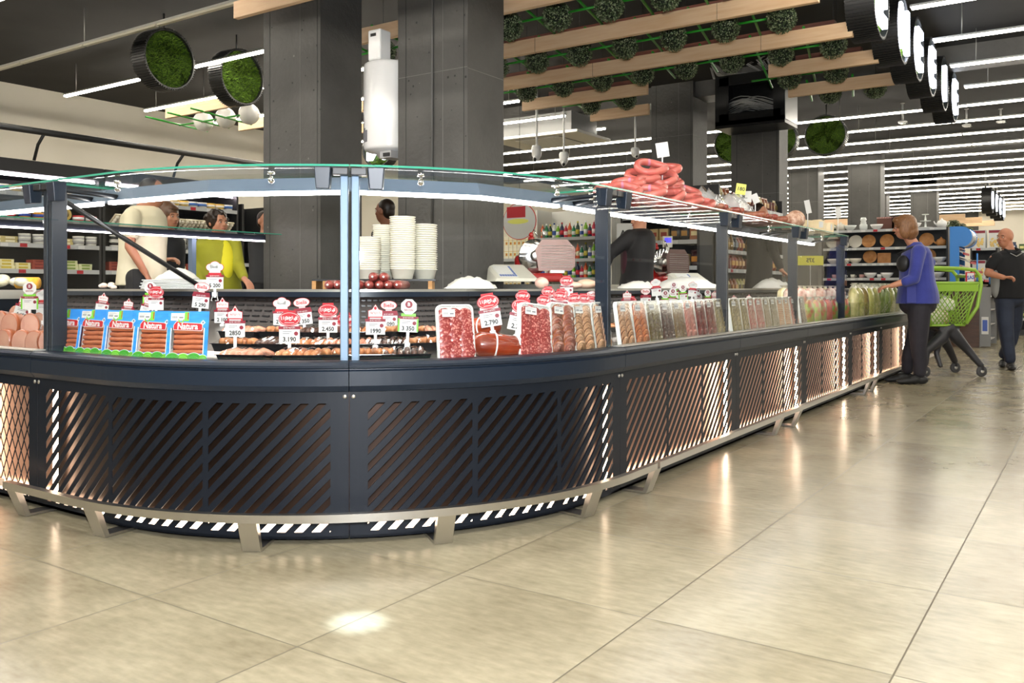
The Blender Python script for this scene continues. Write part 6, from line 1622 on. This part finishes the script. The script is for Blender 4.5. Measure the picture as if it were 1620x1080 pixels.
dkhair = mat('dark_hair', lin('1c1410'), .4, c2=lin('33241a'), scale=14, stretch=(14, 14, 1)); brhair = mat('brown_hair', lin('4a3222'), .4, c2=lin('6a4a34'), scale=14, stretch=(14, 14, 1))
Z3 = Vector((0, 0, 1))
figure(7.05, [(243, 306), (228, 326), (222, 362), (224, 440)], 'man in a cream T-shirt standing sideways at the counter, head above the lamp', mat('cream_tshirt', lin('e4dcc0'), .9, c2=lin('dcd3b4'), scale=5), dkhair, rt * .9 + dp * .1, mat('black_trousers', (.012, .012, .013), .8), skin2,
       arm=[([(224, 345, -.16), (224, 392, -.22), (246, 432, -.20)], rt * .6 - Z3, -rt, .8, .55)], wide=.16, deepw=.185)
figure(7.9, [(268, 341), (265, 368), (264, 395), (266, 450)], 'brown-haired woman in a dark top looking down beside the man in cream', mat('black_top', (.012, .013, .016), .8), brhair, rt * .75 - dp * .4 - Z3 * .25, jeanM,
       arm=[([(262, 378, -.14), (264, 412, -.18), (278, 412, -.26)], rt + Z3 * .1, -Z3, .7, 1.9)], hairstyle='bob', wide=.17)
chart = mat('olive_yellow_jacket', lin('9a9a1e'), .8, c2=lin('8a8a18'), scale=5)
figure(7.72, [(345, 354), (344, 376), (346, 400), (348, 458)], 'woman with dark curly hair in an olive-yellow jacket behind the counter', chart, dkhair, rt * .75 - dp * .55, mat('black_trousers', (.012, .012, .013), .8), skin,
       arm=[([(326, 386, -.05), (320, 420, -.12), (330, 446, -.2)], rt * .3 - Z3, -dp, .5, 2.0), ([(367, 386, .05), (378, 420, -.02), (396, 441, -.18)], rt * .5 - dp * .4 - Z3 * .4, -Z3, .4, 1.85)], hairstyle='curly', wide=.215, deepw=.14, collar=mat('yellow_blouse', lin('d8d020'), .8))
figure(9.6, [(420, 351), (420, 370), (420, 392), (420, 440)], 'dark-haired person half hidden by the left edge of the nearest pillar', mat('charcoal_top', (.03, .03, .032), .8), dkhair, -dp * .6 + rt * .6, mat('black_trousers', (.012, .012, .013), .8))
figure(8.5, [(608, 335), (612, 357), (616, 385), (618, 440)], 'man with short dark hair in a black jacket seen behind the white tubs', mat('black_jacket', (.014, .014, .016), .7), dkhair, -rt * .8 + dp * .45, mat('black_trousers', (.012, .012, .013), .8), skin2)
figure(7.6, [(1014, 341), (1012, 362), (1008, 390), (1006, 450)], 'staff member in black with a burgundy apron bending over the worktop behind the corner post', mat('black_staff_shirt', (.005, .004, .005), .8), dkhair, -rt * .9 - dp * .2 - Z3 * .5, mat('black_trousers', (.012, .012, .013), .8), skin,
       arm=[([(994, 376, -.12), (960, 404, -.10), (951, 433, -.16)], -rt * .4 - Z3, -rt, .7, 1.8)], wide=.22, collar=mat('burgundy_apron', lin('3c1420'), .7))
figure(10.4, [(1205, 339), (1204, 358), (1202, 385), (1200, 450)], 'staff member in black reaching down towards the salad section of the counter', mat('black_staff_shirt', (.005, .004, .005), .8), dkhair, rt * .5 - dp * .6 - Z3 * .3, mat('black_trousers', (.012, .012, .013), .8), skin,
       arm=[([(1212, 372, -.15), (1218, 402, -.18), (1226, 428, -.25)], rt * .7 - Z3 * .6, -Z3, .5, 1.8)], wide=.20)

# ---------------- the green trolley
DT = 9.7
lime = mat('lime_plastic', lin('8db43c'), .4, coat=.2); dkg = mat('charcoal_plastic', lin('26262a'), .45, c2=lin('2c2c30'), scale=5); rub = mat('grey_rubber', (.05, .05, .052), .6)
c0 = P3(1488, 455, DT); r = tag(empty('shopping_trolley', (c0.x, c0.y, 0), YAW + .12), 'lime green plastic shopping trolley on a dark grey frame beside the woman in blue', 'shopping trolley')
zb, zt = .56, 1.02
def lerp(a, b, t): return tuple(a[i] + (b[i] - a[i]) * t for i in range(3))
bot = [(-.22, -.17, zb), (.17, -.17, zb), (.17, .17, zb), (-.22, .17, zb)]; top_ = [(-.33, -.24, zt), (.28, -.24, zt), (.28, .24, zt), (-.33, .24, zt)]
m = MB()
for i in range(4):
    j = (i + 1) % 4; A0, A1, B0, B1 = bot[i], bot[j], top_[i], top_[j]
    pt = lambda u, v: lerp(lerp(A0, A1, u), lerp(B0, B1, u), v)
    n = 9 if i % 2 == 0 else 7
    for k in range(-n, n + 1):
        for sg in (1, -1):
            u0 = k / n; u1 = u0 + sg * .75; a, b = (u0, 0.), (u1, 1.)
            # clip the line to 0..1
            ts = [0., 1.]
            lo, hi = 0., 1.
            du = u1 - u0
            if abs(du) > 1e-6:
                t0, t1 = (0 - u0) / du, (1 - u0) / du; lo, hi = max(lo, min(t0, t1)), min(hi, max(t0, t1))
            if hi - lo < .03: continue
            m.tube([pt(u0 + du * lo, lo), pt(u0 + du * hi, hi)], .005, lime, 5)
    m.tube([A0, A1], .013, lime, 8)
for k in range(8): x = -.22 + .39 * k / 7; m.tube([(x, -.17, zb), (x, .17, zb)], .006, lime, 5)
for k in range(6): y = -.17 + .34 * k / 5; m.tube([(-.22, y, zb), (.17, y, zb)], .006, lime, 5)
for a, b in zip(bot, top_): m.tube([a, b], .013, lime, 8)
m.build('basket', r)
m = MB(); m.tube([tuple(p) for p in top_], .018, lime, 10, closed=True)
for y in (-.24, .24): m.box(-.33, .28, y - .008, y + .008, zt - .09, zt, lime)
m.box(.272, .288, -.24, .24, zt - .06, zt, lime); m.box(-.338, -.322, -.24, .24, zt - .06, zt, lime); m.build('rim', r, bevel=.004)
m = MB()
for y in (-.2, .2): m.tube([(.17, y, zb + .02), (.30, y, zb + .2), (.345, y, 1.0), (.33, y, 1.10), (.27, y, 1.165), (.1, y, 1.18), (-.25, y, 1.19), (-.32, y, 1.17)], [.02] * 8, lime, 10)
m.tube([(-.32, -.2, 1.17), (-.32, .2, 1.17)], .022, lime, 10); m.tube([(.33, -.2, 1.10), (.33, .2, 1.10)], .02, lime, 10); m.build('handle_frame', r)
m = MB(); m.box(.16, .26, -.215, -.20, 1.02, 1.14, mat('card_red', (.6, .03, .04), .5)); m.box(.17, .25, -.218, -.215, 1.03, 1.13, paper); m.text('SAS', .055, mat('card_blue', (.05, .10, .4), .5), T(.21, -.2185, 1.08) @ R(pi / 2, 'X') @ R(.1), bold=.04)
m.build('advert_card', r)
m = MB()
for y in (-.14, .14):
    chain(m, [((.02, y, zb - .03), .06), ((.08, y, .44), .072), ((.20, y * 1.2, .30), .046), ((.32, y * 1.6, .13), .034)], dkg)
    chain(m, [((-.02, y, zb - .03), .05), ((-.08, y, .42), .07), ((-.28, y * 1.2, .28), .044), ((-.30, y * 1.4, .15), .032)], dkg)
    chain(m, [((-.10, y, .38), .035), ((-.14, y, .25), .03), ((-.12, y * 1.3, .12), .026)], dkg)
chain(m, [((0, -.16, zb - .04), .045), ((0, .16, zb - .04), .045)], dkg); m.box(-.12, .12, -.17, .17, zb - .05, zb - .01, dkg)
blob(m, 'leg_frame', r, .012, 3)
for x, y in ((.33, -.23), (.33, .23), (-.31, -.20), (-.31, .20)):
    m = MB(); m.M = T(x, y, .06) @ R(pi / 2, 'X'); m.lathe([(0, -.014), (.05, -.014), (.06, -.008), (.06, .008), (.05, .014), (0, .014)], rub, 24); m.lathe([(0, .015), (.02, .015), (.02, .018), (0, .018)], alu, 14); m.lathe([(0.03, -.0155), (.034, -.0155)], alu, 18)
    m.M = T(x, y, 0); m.box(-.012, .012, -.022, .022, .07, .14, dkg); m.build('wheel', r)
MT = r.matrix_basis.copy() if False else T(c0.x, c0.y, 0) @ R(YAW + .12)
for i, (x, y, z, s_, c, nm) in enumerate(((-.08, -.02, zb + .008, .17, 'e8e0c8', 'white carrier bag lying in the trolley basket'), (.06, .05, zb + .008, .15, 'c89860', 'brown bread bag lying in the trolley basket'), (.02, -.06, zb + .16, .14, 'f0eee4', 'small white packet on top of the trolley load'))):
    bag(MT @ T(x, y, z) @ R(i * 1.2), s_ * 1.3, s_, c, 'f0e8d8', nm, nm='shopping_bag', grp=None, seed=90 + i)
